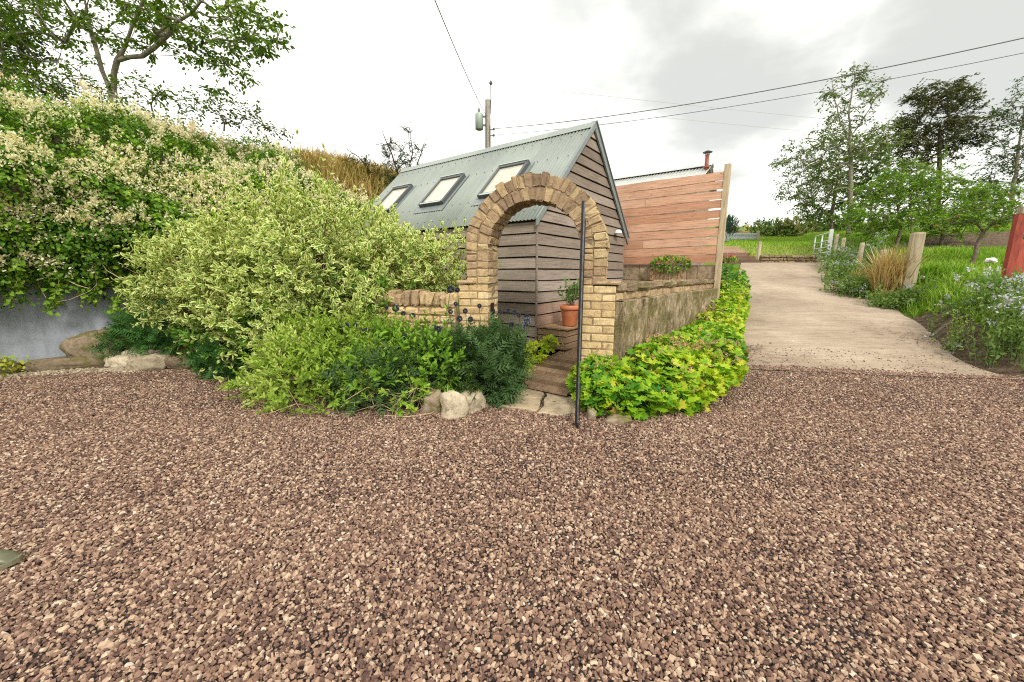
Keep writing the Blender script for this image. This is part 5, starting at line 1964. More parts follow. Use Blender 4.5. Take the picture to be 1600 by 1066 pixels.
rock('mossy low edging stone at the far left edge of the picture', (-8.05, 5.62, .06), (.40, .17, .15), 'rock_moss', 13, .9, group=G2)
rock('brown flat edging stone just below the huge boulder', (-7.38, 6.22, .06), (.62, .13, .12), 'rock_moss', 14, .6, group=G2)
rock('small knobbly pale stone between the huge boulder and the ferny plants', (-6.72, 6.35, .07), (.14, .12, .11), 'rock', 15, .2, group=G2)
for k, (x, y, z, rz) in enumerate(((-5.50, 6.28, .27, .2), (-5.28, 6.30, .28, -.25), (-5.39, 6.29, .345, .05))):
    mb = MB()
    mb.block([(-.105, -.05, 0), (.105, -.05, 0), (.105, -.05, .07), (-.105, -.05, .07), (-.105, .05, 0), (.105, .05, 0), (.105, .05, .07), (-.105, .05, .07)], 4, .012, .005, rng.random())
    o = mb.build('loose_brick', M['red_brick'])
    o.location = (x, y, z - .03)
    o.rotation_euler = (0, 0, rz)
    tag(o, ['weathered red brick on the left of the little pile by the dogwood', 'weathered red brick on the right of the little pile by the dogwood', 'weathered red brick on top of the little pile by the dogwood'][k], 'brick', 'loose red bricks')
yw = thing('small_weed', 'yellow leaved weed at the foot of the grey wall, left of the boulder', 'weed', tuple(bankpt(.05, -.42, .05)[0]))
n = 120
P = rng.normal(0, 1, (n, 3)) * np.array([.14, .14, .07]) + np.array([0, 0, .14])
leaves('foliage', M['lime'], P, rdir(n), rdir(n) + np.array([0, 0, .8]), rng.uniform(.04, .08, n), rng.random(n), 'heart', yw)

# the toe of somebody's shoe at the left edge
sho = thing('shoe', 'olive rubber shoe on the gravel at the left edge, only its toe in view', 'shoe', (-2.775, 1.80, .012), R(8))
prof = []
V, Fs = [], []
nu, nv = 20, 26
for i in range(nv + 1):
    t_ = i / nv                      # 0 heel .. 1 toe
    x = -.17 + .30 * t_
    w = .050 * (1 - abs(2 * t_ - 1) ** (8 if t_ < .5 else 4)) ** .5 * (.80 + .28 * math.sin(math.pi * (t_ * .75 + .12)))
    w = max(w, .002)
    h = .105 - .040 * sm(t_, .3, .8) - .034 * sm(t_, .80, 1.0)
    if t_ > .96 or t_ < .03:
        h *= .8
    for j in range(nu):
        th = math.pi * 2 * j / nu
        y = w * math.copysign(abs(math.cos(th)) ** .7, math.cos(th))
        z = .024 + (h - .024) * max(0, math.sin(th)) ** .75 if math.sin(th) > 0 else .024
        V.append((x, y, z))
for i in range(nv):
    for j in range(nu):
        Fs.append((i * nu + j, i * nu + (j + 1) % nu, (i + 1) * nu + (j + 1) % nu, (i + 1) * nu + j))
Fs += [tuple(range(nu)), tuple(range(nv * nu + nu - 1, nv * nu - 1, -1))]
mb = MB()
mb.add(V, Fs)
mb.build('upper', M['shoe'], sho, True)
V, Fs = [], []
for i in range(nv + 1):
    t_ = i / nv
    x = -.174 + .309 * t_
    w = max(.003, .054 * (1 - abs(2 * t_ - 1) ** (8 if t_ < .5 else 4)) ** .5 * (.80 + .28 * math.sin(math.pi * (t_ * .75 + .12))))
    lift = .012 * sm(t_, .8, 1)
    for (y, z) in ((-w, .0), (w, .0), (w, .022), (w * .96, .027), (-w * .96, .027), (-w, .022)):
        V.append((x, y, z + lift))
for i in range(nv):
    for j in range(6):
        Fs.append((i * 6 + j, i * 6 + (j + 1) % 6, (i + 1) * 6 + (j + 1) % 6, (i + 1) * 6 + j))
Fs += [tuple(range(6)), tuple(range(nv * 6 + 5, nv * 6 - 1, -1))]
mb = MB()
mb.add(V, Fs)
mb.build('sole', M['shoe_sole'], sho)
mb = MB()
mb.lathe([(.036, -.006), (.040, .004), (.036, .010), (.02, .004)], 20, (-.10, 0, .100))
mb.build('opening', M['shoe_in'], sho, True)

# ------------------------------------------------------------------ trees
B0 = W(178, 160, 9.9)
tree('bank_tree', 'leafy cherry tree with forked pale trunk on top of the left bank', 'tree',
     [[B0 - [0, 0, .5], W(172, 140, 9.9), W(150, 75, 9.8), W(136, 20, 9.6), W(115, -70, 9.4)], [B0 - [0, 0, .5], W(178, 140, 9.9), W(183, 95, 9.8), W(205, 45, 9.6), W(228, -10, 9.4), W(245, -80, 9.2)], [W(183, 95, 9.8), W(222, 88, 9.5), W(262, 55, 9.2), W(300, 20, 9.0), W(335, -15, 8.8)]],
     [(W(120, -40, 9.4), (2.6, 1.5, .95)), (W(290, -5, 9.0), (1.5, 1.2, .80)), (W(385, 25, 8.9), (.55, .7, .28)), (W(350, 62, 8.9), (.65, .7, .30)), (W(330, 100, 9.1), (.50, .5, .12)), (W(385, 120, 9.1), (.40, .3, .05)), (W(20, 40, 9.6), (.8, .9, .75)), (W(120, 20, 9.4), (.9, .9, .6)), (W(235, 50, 9.3), (.7, .8, .5)), (W(330, 145, 9.3), (.40, .3, .06))],
     430, 26, .095, M['tree_leaf'], M['bark_grey'], r_tip=.0065, spray=.165, droop=.35, fill=.45, lump=.5, seed=3, cap=.075, flat=.35)
tree('dark_bank_tree', 'dark leafy tree at the left edge behind the climber, beside the cherry', 'tree',
     [[W(15, 170, 10.5), W(10, 100, 10.5), W(-10, 0, 10.5)]],
     [(W(0, 70, 10.4), (.9, .8, 1.0)), (W(-30, 20, 10.4), (1.1, .9, 1.0)), (W(30, 120, 10.2), (.7, .6, .4))], 150, 34, .10, M['dark_leaf'], M['bark'], r_tip=.008, spray=.24, seed=13, cap=.08)
for lab, es, b, mt, nn_ in (('thin leafy bush on the bank just right of the cherry trunk', [(W(225, 150, 9.6), (.8, .5, .45)), (W(290, 165, 9.8), (.6, .5, .35))], W(240, 190, 9.7), 'tree_leaf', 36),
                       ('airy bush on the bank crest farther right of the cherry', [(W(345, 172, 10.2), (.65, .5, .35)), (W(400, 190, 10.4), (.5, .4, .25)), (W(430, 200, 10.6), (.3, .3, .2))], W(350, 205, 10.2), 'ash_leaf', 34),
                       ('bush on the bank left of the cherry trunk above the climber', [(W(110, 130, 9.6), (.9, .6, .45)), (W(50, 140, 9.6), (.7, .5, .4))], W(100, 170, 9.7), 'tree_leaf', 60)):
    tree('bank_bush', lab, 'bush', [[b, b + np.array([0, 0, .35])]], es, nn_, 20, .085, M[mt], M['bark'], 'bushes along the bank crest', r_tip=.005, spray=.17, droop=.1, fill=.4, seed=17, cap=.03)
# gorse behind the cabin
gb = W(610, 330, 14.2)
go, gC = tree('gorse_bush', 'dark spiky gorse bush with bare upright branches behind the left end of the cabin roof', 'bush',
     [[gb, W(630, 280, 14.2), W(645, 240, 14.2), W(640, 200, 14.2)], [W(626, 290, 14.2), W(612, 240, 14.2), W(597, 205, 14.2)], [gb, W(590, 280, 14.0), W(560, 245, 14.0), W(540, 232, 14)], [gb, W(650, 262, 14.2), W(662, 225, 14.2)]],
     [(W(630, 275, 14.2), (.75, .6, .6)), (W(640, 235, 14.2), (.45, .4, .55)), (W(590, 285, 14.0), (.7, .6, .55)), (W(565, 262, 14), (.5, .4, .35)), (W(620, 310, 14), (1.0, .7, .5)), (W(606, 230, 14.2), (.2, .2, .3))],
     150, 70, .085, M['gorse'], M['bark_dark'], r_tip=.010, spray=.15, droop=0, fill=.5, lump=.4, seed=23, tp='quad', cap=.05, flat=1.1, wid=.5)

tb = W(1326, 385, 22)
tree('ash_tree', 'tall sparse ash tree with bare pale trunk, tallest tree beyond the field gate', 'tree',
     [[tb, W(1328, 320, 22), W(1329, 240, 22), W(1326, 180, 22), W(1336, 118, 22)], [W(1328, 215, 22), W(1352, 180, 22), W(1378, 140, 22)], [W(1328, 230, 22), W(1310, 180, 22), W(1300, 130, 22)]],
     [(W(1320, 180, 22), (1.1, 1.0, 1.3)), (W(1338, 125, 22), (.45, .4, .55)), (W(1372, 140, 22), (.45, .4, .45)), (W(1300, 140, 22), (.4, .4, .5)), (W(1285, 240, 22), (1.7, 1.4, 1.0)), (W(1355, 225, 22), (1.3, 1.2, .8)), (W(1265, 290, 22), (1.5, 1.2, .9)), (W(1230, 255, 22), (.6, .5, .25)), (W(1380, 200, 22), (.6, .6, .3))],
     330, 26, .125, M['ash_leaf'], M['bark_grey'], r_tip=.011, spray=.27, droop=.3, fill=.35, lump=.45, seed=27, cap=.17)
tree('dense_field_tree', 'dense mid green tree in front of the ash trunk with low hanging branches', 'tree',
     [[W(1298, 385, 24), W(1300, 330, 24), W(1310, 270, 24)]],
     [(W(1330, 255, 24), (1.9, 1.4, 1.3)), (W(1300, 300, 24), (2.0, 1.4, 1.2)), (W(1370, 270, 24), (1.5, 1.2, 1.3)), (W(1280, 335, 24), (1.0, .9, .6))], 280, 52, .13, M['tree_leaf'], M['bark'], r_tip=.012, spray=.32, droop=.3, fill=.35, lump=.4, seed=29, cap=.16)
tree('purple_maple', 'dark bronze leaved maple with rounded crown standing right of the ash', 'tree',
     [[W(1465, 360, 27), W(1468, 280, 27), W(1468, 200, 27)]],
     [(W(1465, 195, 27), (2.0, 1.8, 1.8)), (W(1435, 225, 27), (1.9, 1.6, 1.3)), (W(1500, 215, 27), (1.6, 1.4, 1.1)), (W(1480, 145, 27), (1.0, 1.0, .9)), (W(1525, 185, 27), (.8, .5, .35)), (W(1445, 150, 27), (.9, .9, .5)), (W(1508, 155, 27), (.6, .5, .7)), (W(1415, 195, 27), (.7, .6, .4))], 330, 50, .155, M['purple_leaf'], M['bark_dark'], r_tip=.013, spray=.36, droop=.15, fill=.4, lump=.5, seed=37, cap=.2)
tree('roadside_tree', 'tall slender dark tree cut off by the right edge of the picture', 'tree',
     [[W(1578, 345, 25), W(1588, 260, 25), W(1600, 170, 25)]],
     [(W(1600, 210, 25), (1.5, 1.3, 2.0)), (W(1575, 265, 25), (1.3, 1.0, .9)), (W(1640, 240, 25), (1.8, 1.3, 2.2)), (W(1600, 160, 25), (.8, .8, 1.0))], 230, 38, .135, M['dark_leaf'], M['bark_grey'], r_tip=.013, spray=.32, droop=.2, fill=.35, lump=.42, seed=41, cap=.13)
for lab, es, b, sd in (('bright green apple tree just beyond the tallest fence post', [(W(1400, 320, 17.5), (1.5, 1.2, 1.0)), (W(1375, 345, 17), (1.2, 1.0, .6)), (W(1420, 285, 17.5), (.9, .8, .6))], W(1400, 395, 17.5), 43),
                   ('green apple tree in the garden below the bronze maple', [(W(1470, 310, 18.5), (1.5, 1.2, 1.1)), (W(1455, 275, 18.5), (.9, .8, .7)), (W(1500, 340, 18), (1.3, 1.0, .7)), (W(1530, 310, 19), (.8, .8, .6))], W(1470, 385, 18.5), 47)):
    tree('apple_tree', lab, 'tree', [[b, b + np.array([0, 0, .7]), b + np.array([.1, 0, 1.3])]], es, 190, 55, .11, M['apple_leaf'], M['bark'], 'apple trees in the garden', r_tip=.010, spray=.28, droop=.2, fill=.4, lump=.35, seed=sd, cap=.09)
ta, aC = tree('young_apple_tree', 'small leaning apple tree with reddening fruit on the lawn near the red gate', 'tree',
     [[W(1518, 412, 12.5), W(1526, 385, 12.5), W(1537, 362, 12.5)], [W(1537, 362, 12.5), W(1562, 345, 12.4), W(1570, 325, 12.4)], [W(1537, 362, 12.5), W(1515, 345, 12.4), W(1490, 350, 12.4)]],
     [(W(1535, 330, 12.4), (.85, .7, .35)), (W(1500, 345, 12.3), (.6, .5, .25)), (W(1565, 310, 12.4), (.55, .5, .3)), (W(1540, 300, 12.5), (.4, .4, .2)), (W(1590, 340, 12.4), (.4, .4, .2))], 150, 26, .085, M['apple_leaf'], M['bark'], 'apple trees in the garden', r_tip=.008, spray=.17, droop=.1, fill=.35, lump=.35, seed=53, cap=.07)
ico8 = [(math.cos(a_) * r, math.sin(a_) * r, z) for z, r in ((1, .01), (.7, .7), (0, 1), (-.7, .7), (-1, .01)) for a_ in np.arange(8) * math.pi / 4]
for k in range(9):
    mb = MB()
    c = aC[k * 13]
    V = [(x * .045, y * .045, z * .042 - .09) for x, y, z in ico8]
    mb.add(V, [(l * 8 + i, l * 8 + (i + 1) % 8, l * 8 + 8 + (i + 1) % 8, l * 8 + 8 + i) for l in range(4) for i in range(8)])
    o = mb.build('apple', M['apple'], ta, True)
    o.location = tuple(c)

# hedge at the back, one bush at a time
hb = 'bushes of the far hedge'
for k, (x0, y0, w_, h_, lab) in enumerate(((1200, 363, 1.6, 1.3, 'green bush at the left end of the far hedge'), (1238, 362, 1.8, 1.3, 'brown tinged bush of the far hedge'), (1280, 358, 2.2, 1.7, 'tall dark green bush of the far hedge left of the field gate'), (1345, 356, 2.6, 1.8, 'broad bush of the far hedge behind the field gate and ash trunk'))):
    c = W(x0, y0, 31)
    shrub('hedge_bush', lab, 'bush', [(c, (w_, .9, h_ * .62)), (c + np.array([w_ * .5, -.2, -.3]), (w_ * .6, .8, h_ * .45)), (c + np.array([-w_ * .5, -.2, -.2]), (w_ * .6, .8, h_ * .5))], 420, 10, .35, .16, M['hedge_leaf'], M['bark'], c - np.array([0, 0, h_ * .6]), up=.5, seed=90 + k, tint0=(.35, .85, .3, .35)[k], tvar=.25, nst=20, group=hb, fill=.3, lump=.35)
c = W(1136, 362, 27)
cr = thing('blue_green_bush', 'blue green upright bush beside the raised bed, next to the fence post', 'bush', c - np.array([0, 0, .7]))
P, Nn = ell_surface([(np.array([0, 0, .75]), (.62, .5, .85))], 900, .4, .25, 95)
leaves('foliage', M['blue_conifer'], P, Nn * .4 + np.array([0, 0, 1.0]) + rng.normal(0, .25, P.shape), Nn, rng.uniform(.25, .5, len(P)), rng.random(len(P)), 'blade', cr, 1.6)
mb = MB()
for k in range(8):
    mb.tube([(0, 0, 0), (rng.normal(0, .2), rng.normal(0, .2), .9)], [.02, .01], 5)
mb.build('stems', M['bark'], cr)

# ------------------------------------------------------------------ beyond the drive: steps, low wall, raised bed, gate, fence
sb = np.array([W(1163, 412, 17.2)[0], 17.2])
st = thing('sleeper_steps', 'flight of timber sleeper steps up to the lawn at the top of the drive', 'steps', (sb[0], sb[1], 1.97), R(4))
for k in range(5):
    mb = MB()
    mb.box(-.72, .72, k * .36, k * .36 + .12, -.1 + k * .17, k * .17 + .15, (.2, .35, .6, .95, .9)[k], .01)
    s1 = mb.build('step', M['sleeper'], st)
    mb = MB()
    mb.box(-.70, .70, k * .36 + .12, k * .36 + .36, -.1 + k * .17, k * .17 + .13, .5)
    mb.build('tread', M['mulch'], s1)
mb = MB()
mb.box(.74, .86, .2, .32, 0, .95, .8, .01)
mb.build('post', M['old_post'], st)
lwb = np.array([W(1190, 410, 17.3)[0], 17.3])
dw = thing('dry_stone_edging', 'low rough dry stone retaining edge right of the sleeper steps', 'wall', (lwb[0], lwb[1], 1.95), R(6))
mb = MB()
for r in range(3):
    x = 0
    while x < 2.75:
        wd = rng.uniform(.15, .4)
        mb.block([(x, -.02 * r, r * .13), (x + wd, 0, r * .13), (x + wd, .02, r * .13 + .12), (x, .01, r * .13 + .12), (x, .4, r * .13), (x + wd, .4, r * .13), (x + wd, .4, r * .13 + .12), (x, .4, r * .13 + .12)], 4, .03, .012, rng.random() * .8)
        x += wd
mb.build('stones', M['mossy'], dw)
rbp = W(1127, 382, 26.5)
rb = thing('raised_bed', 'corrugated metal raised bed with yellow hoops on the lawn past the larch fence', 'raised bed', (rbp[0] - 1.2, rbp[1], float(zt(rbp[0] + 1, 26.5))), 0)
mb = MB()
k = 160
V, Fs = [], []
for j in range(2):
    pass
nz = 18
for (x0, y0, x1, y1) in ((0, 0, 3.55, 0), (3.55, 0, 3.55, 1.2), (0, 1.2, 3.55, 1.2), (0, 0, 0, 1.2)):
    nvx = np.array([y1 - y0, -(x1 - x0)]) / max(1e-6, math.hypot(x1 - x0, y1 - y0))
    V, Fs = [], []
    for j in range(nz * 2 + 1):
        z = .52 * j / (nz * 2)
        o_ = .014 * math.sin(j * math.pi / 3)
        V += [(x0 + nvx[0] * o_, y0 + nvx[1] * o_, z), (x1 + nvx[0] * o_, y1 + nvx[1] * o_, z)]
    Fs = [(2 * j, 2 * j + 1, 2 * j + 3, 2 * j + 2) for j in range(nz * 2)]
    mb.add(V, Fs)
mb.build('side_panels', M['galv'], rb)
for x in (.0, 3.6):
    mb = MB()
    mb.box(x - .08, x + .08, -.08, .08, 0, .66, .5, .01)
    mb.build('post', M['post'], rb)
mb = MB()
V = []
for j in range(9):
    for i in range(20):
        u, v = i / 19, j / 8
        V.append((.05 + 3.45 * u, .05 + 1.1 * v, .46 + .26 * math.sin(math.pi * v) ** .7 * (1 - (2 * u - 1) ** 6) + rng.normal(0, .02)))
mb.add(V, [(j * 20 + i, j * 20 + i + 1, j * 20 + i + 21, j * 20 + i + 20) for j in range(8) for i in range(19)])
mb.build('mulch', M['mulch'], rb)
for x in (1.5, 2.1, 3.1):
    mb = MB()
    mb.tube([(x + .12 * math.cos(t_), .6 - .45 * math.cos(t_), .5 + .62 * math.sin(t_)) if False else (x - .28 * math.cos(t_), .35 + .35 * t_ / math.pi, .5 + .60 * math.sin(t_)) for t_ in np.linspace(0, math.pi, 14)], .028, 8)
    mb.build('hoop', M['yellow_pipe'], rb, True)
rfl = thing('red_flower_patch', 'small patch of pinkish red flowers at the foot of the sleeper steps', 'flowers', W(1141, 408, 16.6))
n = 140
P = rng.normal(0, 1, (n, 3)) * np.array([.12, .1, .08]) + np.array([0, 0, .15])
leaves('flowers', M['terracotta'] if False else leaf_mat('red_petal', [(.42, .06, .09), (.6, .14, .18)], trans=.2), P, rdir(n), rdir(n), .07, rng.random(n), 'quad', rfl, 1.4)
leaves('foliage', M['weigela'], P * np.array([1.3, 1.3, .6]), rdir(n), rdir(n), .1, rng.random(n), 'leaf', rfl)

gp0 = W(1291, 411, 16.4)
gdir = np.array([W(1269, 411, 18.1)[0] - gp0[0], 18.1 - 16.4])
GWL = float(np.linalg.norm(gdir))
fg = thing('field_gate', 'galvanised five bar field gate standing open at the top of the drive', 'gate', (gp0[0], gp0[1], float(gp0[2])), math.atan2(gdir[1], gdir[0]))
for x in (0, GWL * .5, GWL):
    mb = MB()
    mb.tube([(x, 0, .08), (x, 0, 1.25)], .028, 8)
    mb.build('upright', M['galv'], fg, True)
for k in range(6):
    mb = MB()
    z = (.10, .26, .44, .66, .92, 1.24)[k]
    mb.tube([(0, 0, z), (GWL, 0, z)], .024, 8)
    mb.build('rail', M['galv'], fg, True)
mb = MB()
mb.box(-.14, -.03, -.07, .07, -.3, 1.36, .8, .01)
mb.build('hanging_post', M['galv'], fg)

fpts = [(W(1421, 431, 10.5), .31, 1.56, 'massive squared strainer post, grey green and cracked'), (W(1377, 408, 12.0), .17, 1.30, None), (W(1343, 402, 13.6), .14, 1.30, None), (W(1314, 398, 15.2), .13, 1.25, None), (W(1303, 395, 15.9), .13, 1.3, None)]
f0 = fpts[0][0]
pf = thing('post_and_wire_fence', 'post and wire fence with one massive strainer post along the right of the drive', 'fence', tuple(f0))
tops = []
for k, (p, wd, h, lab) in enumerate(fpts):
    mb = MB()
    q = p - f0
    gz = float(zt(p[0], p[1])) - f0[2]
    q[2] = gz if k else min(0, gz)
    h = 1.62 if k == 0 else h
    w2 = wd / 2
    lean = .02
    zs = [q[2] - .2, q[2] + h * .5, q[2] + h - .05, q[2] + h]
    V, Fs = [], []
    nseg = 10
    for z, sc_ in zip(zs, (1, .98, .97, .85)):
        for i in range(nseg):
            t_ = 2 * math.pi * i / nseg + .3
            rr = w2 * sc_ * (1.12 if i % 5 in (0, 2) else 1.0)
            V.append((q[0] + rr * math.cos(t_) + lean * (z - q[2]), q[1] + rr * math.sin(t_), z))
    for l in range(3):
        Fs += [(l * nseg + i, l * nseg + (i + 1) % nseg, (l + 1) * nseg + (i + 1) % nseg, (l + 1) * nseg + i) for i in range(nseg)]
    Fs.append(tuple(3 * nseg + i for i in range(nseg)))
    mb.add(V, Fs, .3 + .1 * k)
    o = mb.build('post', M['old_post'], pf)
    if lab:
        o['label'] = lab
    tops.append((q[0], q[1], q[2], h))
for fr_ in (.92, .72, .5, .28):
    mb = MB()
    mb.tube([(t_[0], t_[1] - .06, t_[2] + t_[3] * fr_) for t_ in tops], .005, 5)
    mb.build('wire', M['wire'], pf)
mb = MB()
for k in range(60):
    u = rng.random() * (len(tops) - 1)
for k in range(len(tops) - 1):
    a_, b_ = np.array(tops[k]), np.array(tops[k + 1])
    for u in np.linspace(0, 1, 9):
        c = a_ + (b_ - a_) * u
        mb.tube([(c[0], c[1] - .06, c[2] + c[3] * .05), (c[0], c[1] - .06, c[2] + c[3] * .92)], .0035, 4)
mb.build('netting', M['wire'], pf)

# red painted gate at the right edge
rgp = W(1563, 424, 8.2)
rg_ = thing('red_gate', 'flaking red painted wooden gate with a pale bare top at the right edge', 'gate', (rgp[0], rgp[1], float(rgp[2]) - .05), R(-8))
mb = MB()
mb.box(.06, .22, -.05, .05, -.1, 1.20, .3, .008)
mb.build('stile', M['red_paint'], rg_)
for (z0, z1) in ((.02, .70), (.98, 1.20)):
    mb = MB()
    x = .22
    while x < 1.7:
        mb.box(x + .003, x + .22, -.035, .03, z0, z1, rng.random(), .004)
        x += .223
    mb.build('boarding', M['red_paint'], rg_)
mb = MB()
mb.box(.32, .42, -.045, .045, .70, .98, .3)
mb.box(1.2, 1.3, -.045, .045, .70, .98, .3)
mb.build('brace', M['red_paint'], rg_)
mb = MB()
for k in range(9):
    mb.box(.10 + k * .17, .10 + k * .17 + .15, -.06, .06, 1.2, 1.36 + rng.uniform(-.02, .03), rng.random(), .01)
mb.build('bare_capping', M['old_post'], rg_)
rock('white stone lying in the lawn between the young apple tree and the red gate', tuple(W(1549, 407, 9.6)), (.10, .07, .06), 'white_plastic', 77)


# ------------------------------------------------------------------ lawn, weeds and flowers on the right
def gz_(P):
    return zt(P[:, 0], P[:, 1])


n = 70000
Y = 7.0 + 17 * rng.random(n) ** 1.5
q = .15 + 12 * rng.random(n) ** 1.25
X = XR(Y) + q
P = np.stack([X, Y, np.zeros(n)], -1)
ok = (soil(X, Y) < .55 + .25 * vnoise(P, 3, 2.0)) & (np.abs(X / np.maximum(.1, Y)) < 1.55)
P = P[ok]
P[:, 2] = gz_(P) - .03
n = len(P)
tall = .12 + .12 * (vnoise(P, 5, .9) > .1) + .10 * rng.random(n)
o = leaves('lawn_grass', M['blade'], P, np.array([0, 0, 1.]) + rng.normal(0, .38, (n, 3)), rdir(n), tall, .40 + .25 * vnoise(P, 6, .8) + rng.normal(0, .18, n), 'blade', None, 1.5)
tag(o, 'bright green rough grass over the garden right of the drive', 'grass', kind='stuff')
n = 26000
Y = rng.uniform(18.0, 31, n)
X = XL(Y) - 1.5 + 8.5 * rng.random(n)
P = np.stack([X, Y, np.zeros(n)], -1)
ok = ~((np.abs(X - sb[0]) < .95) & (Y < 19.4))
P = P[ok]
P[:, 2] = gz_(P) - .03
n = len(P)
o = leaves('lawn_grass', M['blade'], P, np.array([0, 0, 1.]) + rng.normal(0, .4, (n, 3)), rdir(n), rng.uniform(.08, .2, n), np.where(P[:, 1] < 20, .85, .5) + rng.normal(0, .15, n), 'blade', None, 2.2)
tag(o, 'mown green lawn beyond the sleeper steps at the top of the drive', 'grass', kind='stuff')


def weeds(name, label, cat, c, rx, ry, h, n, mat, lsize, tp='leaf', flower=None, nf=0, seed=1, tint0=.4, group=None, wid=1.0, blade=0):
    c = np.array(c, float)
    c[2] = float(zt(c[0], c[1])) - .03
    root = thing(name, label, cat, c, 0, group)
    ns = max(12, n // 14)
    bx = rng.normal(0, .5, (ns, 2)) * np.array([rx, ry])
    bz = np.array([float(zt(c[0] + x, c[1] + y)) - c[2] for x, y in bx]) - .03
    tip = np.concatenate([bx * 1.15 + rng.normal(0, .08, (ns, 2)), (bz + h * rng.uniform(.5, 1.1, ns))[:, None]], 1)
    mb = MB()
    for a_, z, t_ in zip(bx, bz, tip):
        mb.tube([(a_[0], a_[1], z), ((a_[0] + t_[0]) / 2 + .02, (a_[1] + t_[1]) / 2, (z + t_[2]) / 2), t_], [.005, .004, .002], 4, rng.random(), False)
    mb.build('stems', M['stem_green'] if mat is not M['dry'] else M['stem_straw'], root)
    k = rng.integers(0, ns, n)
    u = rng.uniform(.08, 1, n) ** .8
    b3 = np.concatenate([bx, bz[:, None]], 1)
    P = b3[k] + (tip[k] - b3[k]) * u[:, None] + rng.normal(0, .05, (n, 3))
    if blade:
        P = b3[k] + rng.normal(0, .03, (n, 3)) * np.array([1, 1, 0])
        leaves('foliage', mat, P, np.array([0, 0, 1.]) + rng.normal(0, .13 if mat is M['dry'] else .22, (n, 3)), rdir(n), h * rng.uniform(.6, 1.1, n), tint0 + rng.normal(0, .2, n), 'blade', root, wid)
    else:
        leaves('foliage', mat, P, rdir(n) + np.array([0, 0, .35]), rdir(n) + np.array([0, 0, .7]), lsize * rng.uniform(.6, 1.3, n), tint0 + .2 * vnoise(P + c, seed, 2.5) + rng.normal(0, .15, n), tp, root, wid)
    if nf:
        k = rng.integers(0, ns, nf)
        idx = np.repeat(k, 16)
        Q = tip[idx] + rng.normal(0, .028, (len(idx), 3)) + np.repeat(rng.normal(0, .05, (nf, 3)), 16, 0)
        leaves('flowers', flower, Q, rdir(len(idx)) + np.array([0, 0, .4]), rdir(len(idx)), rng.uniform(.026, .055, len(idx)), rng.random(len(idx)), 'quad', root, 1.1)
    return root


GW = 'weeds along the right of the drive'
LF = M['lilac']
weeds('flowering_weed', 'bushy weed with lilac flowers nearest the camera at the right edge', 'weed', (8.3, 5.95, 0), .55, .5, .75, 2200, M['weed'], .07, 'leaf', LF, 26, 1, .45, GW)
weeds('flowering_weed', 'lilac flowered clump in front of the red gate', 'weed', (9.55, 7.25, 0), .65, .5, .72, 2300, M['weed'], .07, 'leaf', LF, 48, 2, .45, GW)
weeds('flowering_weed', 'leafy weed with few flowers between the lilac clumps on the soil bank', 'weed', (8.8, 6.75, 0), .40, .35, .6, 900, M['weed'], .06, 'leaf', LF, 10, 3, .6, GW)
weeds('leafy_weed', 'low green weed on the bare soil beside the drive edge', 'weed', (8.15, 6.9, 0), .35, .25, .18, 220, M['weed'], .05, 'leaf', LF, 5, 4, .7, GW)
weeds('seeding_weed', 'tall pale green seeding weed standing on the soil bank', 'weed', (8.3, 7.05, 0), .16, .16, .75, 260, M['spirea'], .05, 'quad', None, 0, 5, .8, GW, .6)
weeds('dry_grass_clump', 'tall tan dry grass clump left of the massive strainer post', 'grass clump', (10.5, 10.8, 0), .20, .22, 1.45, 420, M['dry'], .1, 'blade', None, 0, 6, .72, None, .42, 1)
weeds('dry_grass_clump', 'short tan grass clump growing behind the tall dry one by the wire fence', 'grass clump', (10.95, 12.0, 0), .30, .3, .75, 200, M['dry'], .1, 'blade', None, 0, 7, .65, None, .5, 1)
weeds('leafy_weed', 'green leafy weeds at the foot of the tall tan grass clump by the drive', 'weed', (9.95, 10.1, 0), .40, .35, .42, 1000, M['weed'], .085, 'leaf', None, 0, 8, .55, GW)
weeds('leafy_weed', 'green weeds along the drive edge in front of the second fence post', 'weed', (10.4, 11.5, 0), .50, .7, .62, 1900, M['weed'], .09, 'leaf', LF, 8, 9, .5, GW)
weeds('leafy_weed', 'green weeds along the drive edge in front of the third fence post', 'weed', (11.4, 13.0, 0), .55, .8, .78, 2000, M['weed'], .10, 'leaf', LF, 20, 10, .5, GW)
weeds('flowering_weed', 'greyish flowering weeds beside the field gate at the drive top', 'weed', (12.9, 14.9, 0), .75, .8, .95, 2100, M['weed'], .10, 'leaf', LF, 60, 11, .45, GW)
weeds('leafy_weed', 'small white flowered plant at the drive edge below the leafy weeds', 'weed', (10.15, 11.25, 0), .18, .15, .22, 160, M['weed'], .06, 'leaf', LF, 12, 12, .5, GW)
weeds('rough_grass_clump', 'long green grass growing round the foot of the massive strainer post', 'grass clump', (11.3, 10.6, 0), .75, .4, .5, 900, M['blade'], .1, 'blade', None, 0, 14, .35, None, 1.2, 1)

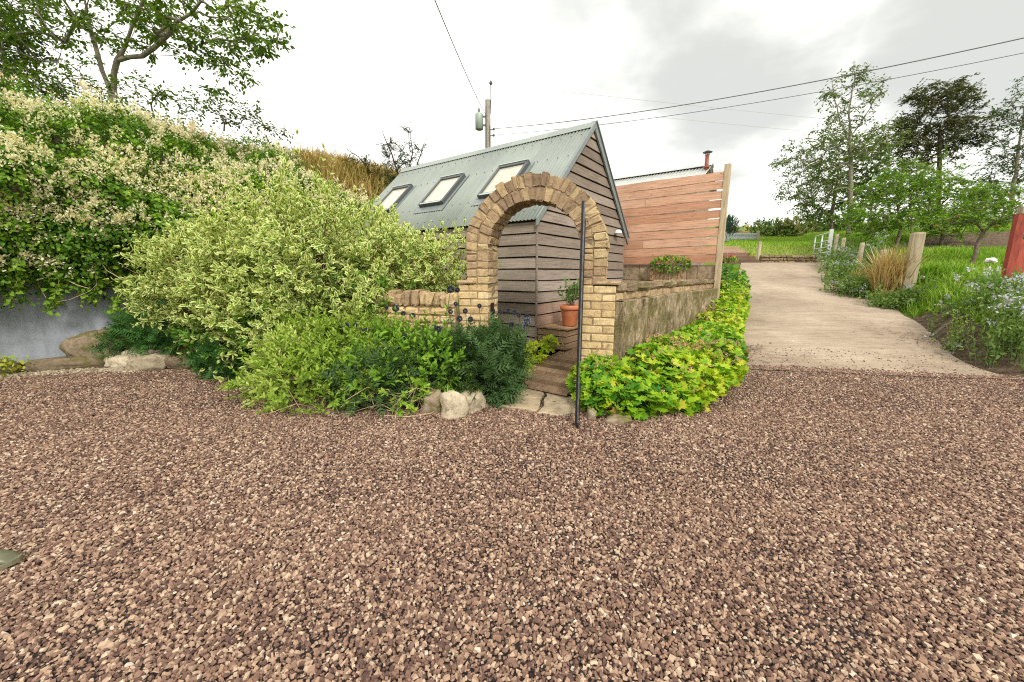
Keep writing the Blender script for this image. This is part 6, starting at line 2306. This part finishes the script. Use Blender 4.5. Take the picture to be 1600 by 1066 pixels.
# brown cuttings lying on the drive, and twigs on the verge
for lab, c, rx, ry, n in (('dark dry cuttings swept onto the drive beside the geraniums, nearer the gravel', (3.75, 6.35, 0), .22, .12, 170), ('dark dry cuttings on the drive beside the geraniums, farther up', (4.05, 6.95, 0), .26, .12, 200), ('brown plant litter strewn over the soil verge right of the drive', (8.05, 6.6, 0), .35, .8, 420)):
    c = np.array(c)
    c[2] = float(zt(c[0], c[1]))
    P = rng.normal(0, 1, (n, 3)) * np.array([rx, ry, 0]) + c
    P[:, 2] = gz_(P) + .03 + rng.uniform(0, .015, n)
    D = rdir(n) * np.array([1, 1, .12])
    o = leaves('plant_litter', M['litter'], P - c, D, np.array([0, 0, 1.]) + rng.normal(0, .3, (n, 3)), rng.uniform(.06, .20, n), rng.random(n) ** 1.6, 'blade', None, 1.0)
    o.location = tuple(c)
    tag(o, lab, 'plant litter', kind='stuff')
for lab, a_, b_ in (('weathered stick lying on the soil verge right of the drive', W(1460, 495, 7.6), W(1505, 489, 7.7)), ('dark stick lying at the drive edge below the tall tan grass', W(1330, 439, 11.4), W(1344, 438, 11.4))):
    mb = MB()
    a_, b_ = np.array(a_), np.array(b_)
    a_[2], b_[2] = float(zt(a_[0], a_[1])) + .02, float(zt(b_[0], b_[1])) + .02
    mb.tube([(0, 0, 0), (b_ - a_) * .5 + np.array([0, .02, .02]), b_ - a_], [.03, .026, .018], 7)
    o = mb.build('stick', M['bark'])
    o.location = tuple(a_)
    tag(o, lab, 'stick')
# small leaves and straw scattered over the gravel
n = 420
P = np.stack([rng.uniform(-6, 6, n), rng.uniform(1.2, 5.0, n), rng.uniform(.018, .028, n)], -1)
o = leaves('fallen_litter', M['litter'], P, rdir(n) * np.array([1, 1, .1]), np.array([0, 0, 1.]) + rng.normal(0, .3, (n, 3)), rng.uniform(.02, .07, n), rng.random(n) ** .6, 'quad', None, .5)
tag(o, 'scattered straw and small dead leaves over the gravel yard', 'leaf litter', kind='stuff')

def spill(g):
    n = 4500
    t = g.random(n)
    X = 3.5 + t * 4.1
    Y = np.interp(X, [3.5, 7.4, 7.7], [6.06, 5.42, 5.4]) + np.abs(g.normal(0, .10, n)) * (1 + .8 * vnoise(np.stack([X * 2.5, X * 0, X * 0], -1), 5)) - .04
    Y = np.where(g.random(n) < .12, Y + g.random(n) * 1.2, Y)
    return np.stack([X, Y, np.array([float(zd(y)) for y in Y]) + .020], -1)


o = stones('spilled_gravel', 0, spill, .014, M['stone_chip'], lambda g, n, P: g.beta(1.9, 1.7, n), 11)
tag(o, 'loose gravel kicked over the bottom edge of the concrete drive', 'gravel', kind='stuff')
weeds('leafy_weed', 'sparse low weeds on the soil verge between the stick and the lilac clump', 'weed', (9.25, 7.95, 0), .35, .35, .28, 380, M['weed'], .06, 'leaf', LF, 6, 21, .65, GW)
weeds('leafy_weed', 'grassy green weeds where the soil bank meets the lawn, right of the drive bend', 'weed', (10.05, 8.9, 0), .45, .45, .32, 420, M['blade'], .06, 'blade', None, 0, 22, .5, GW, 1.1, 1)
weeds('leafy_weed', 'green weeds at the drive edge just below the massive strainer post', 'weed', (10.2, 9.8, 0), .4, .4, .36, 700, M['weed'], .07, 'leaf', LF, 5, 23, .55, GW)
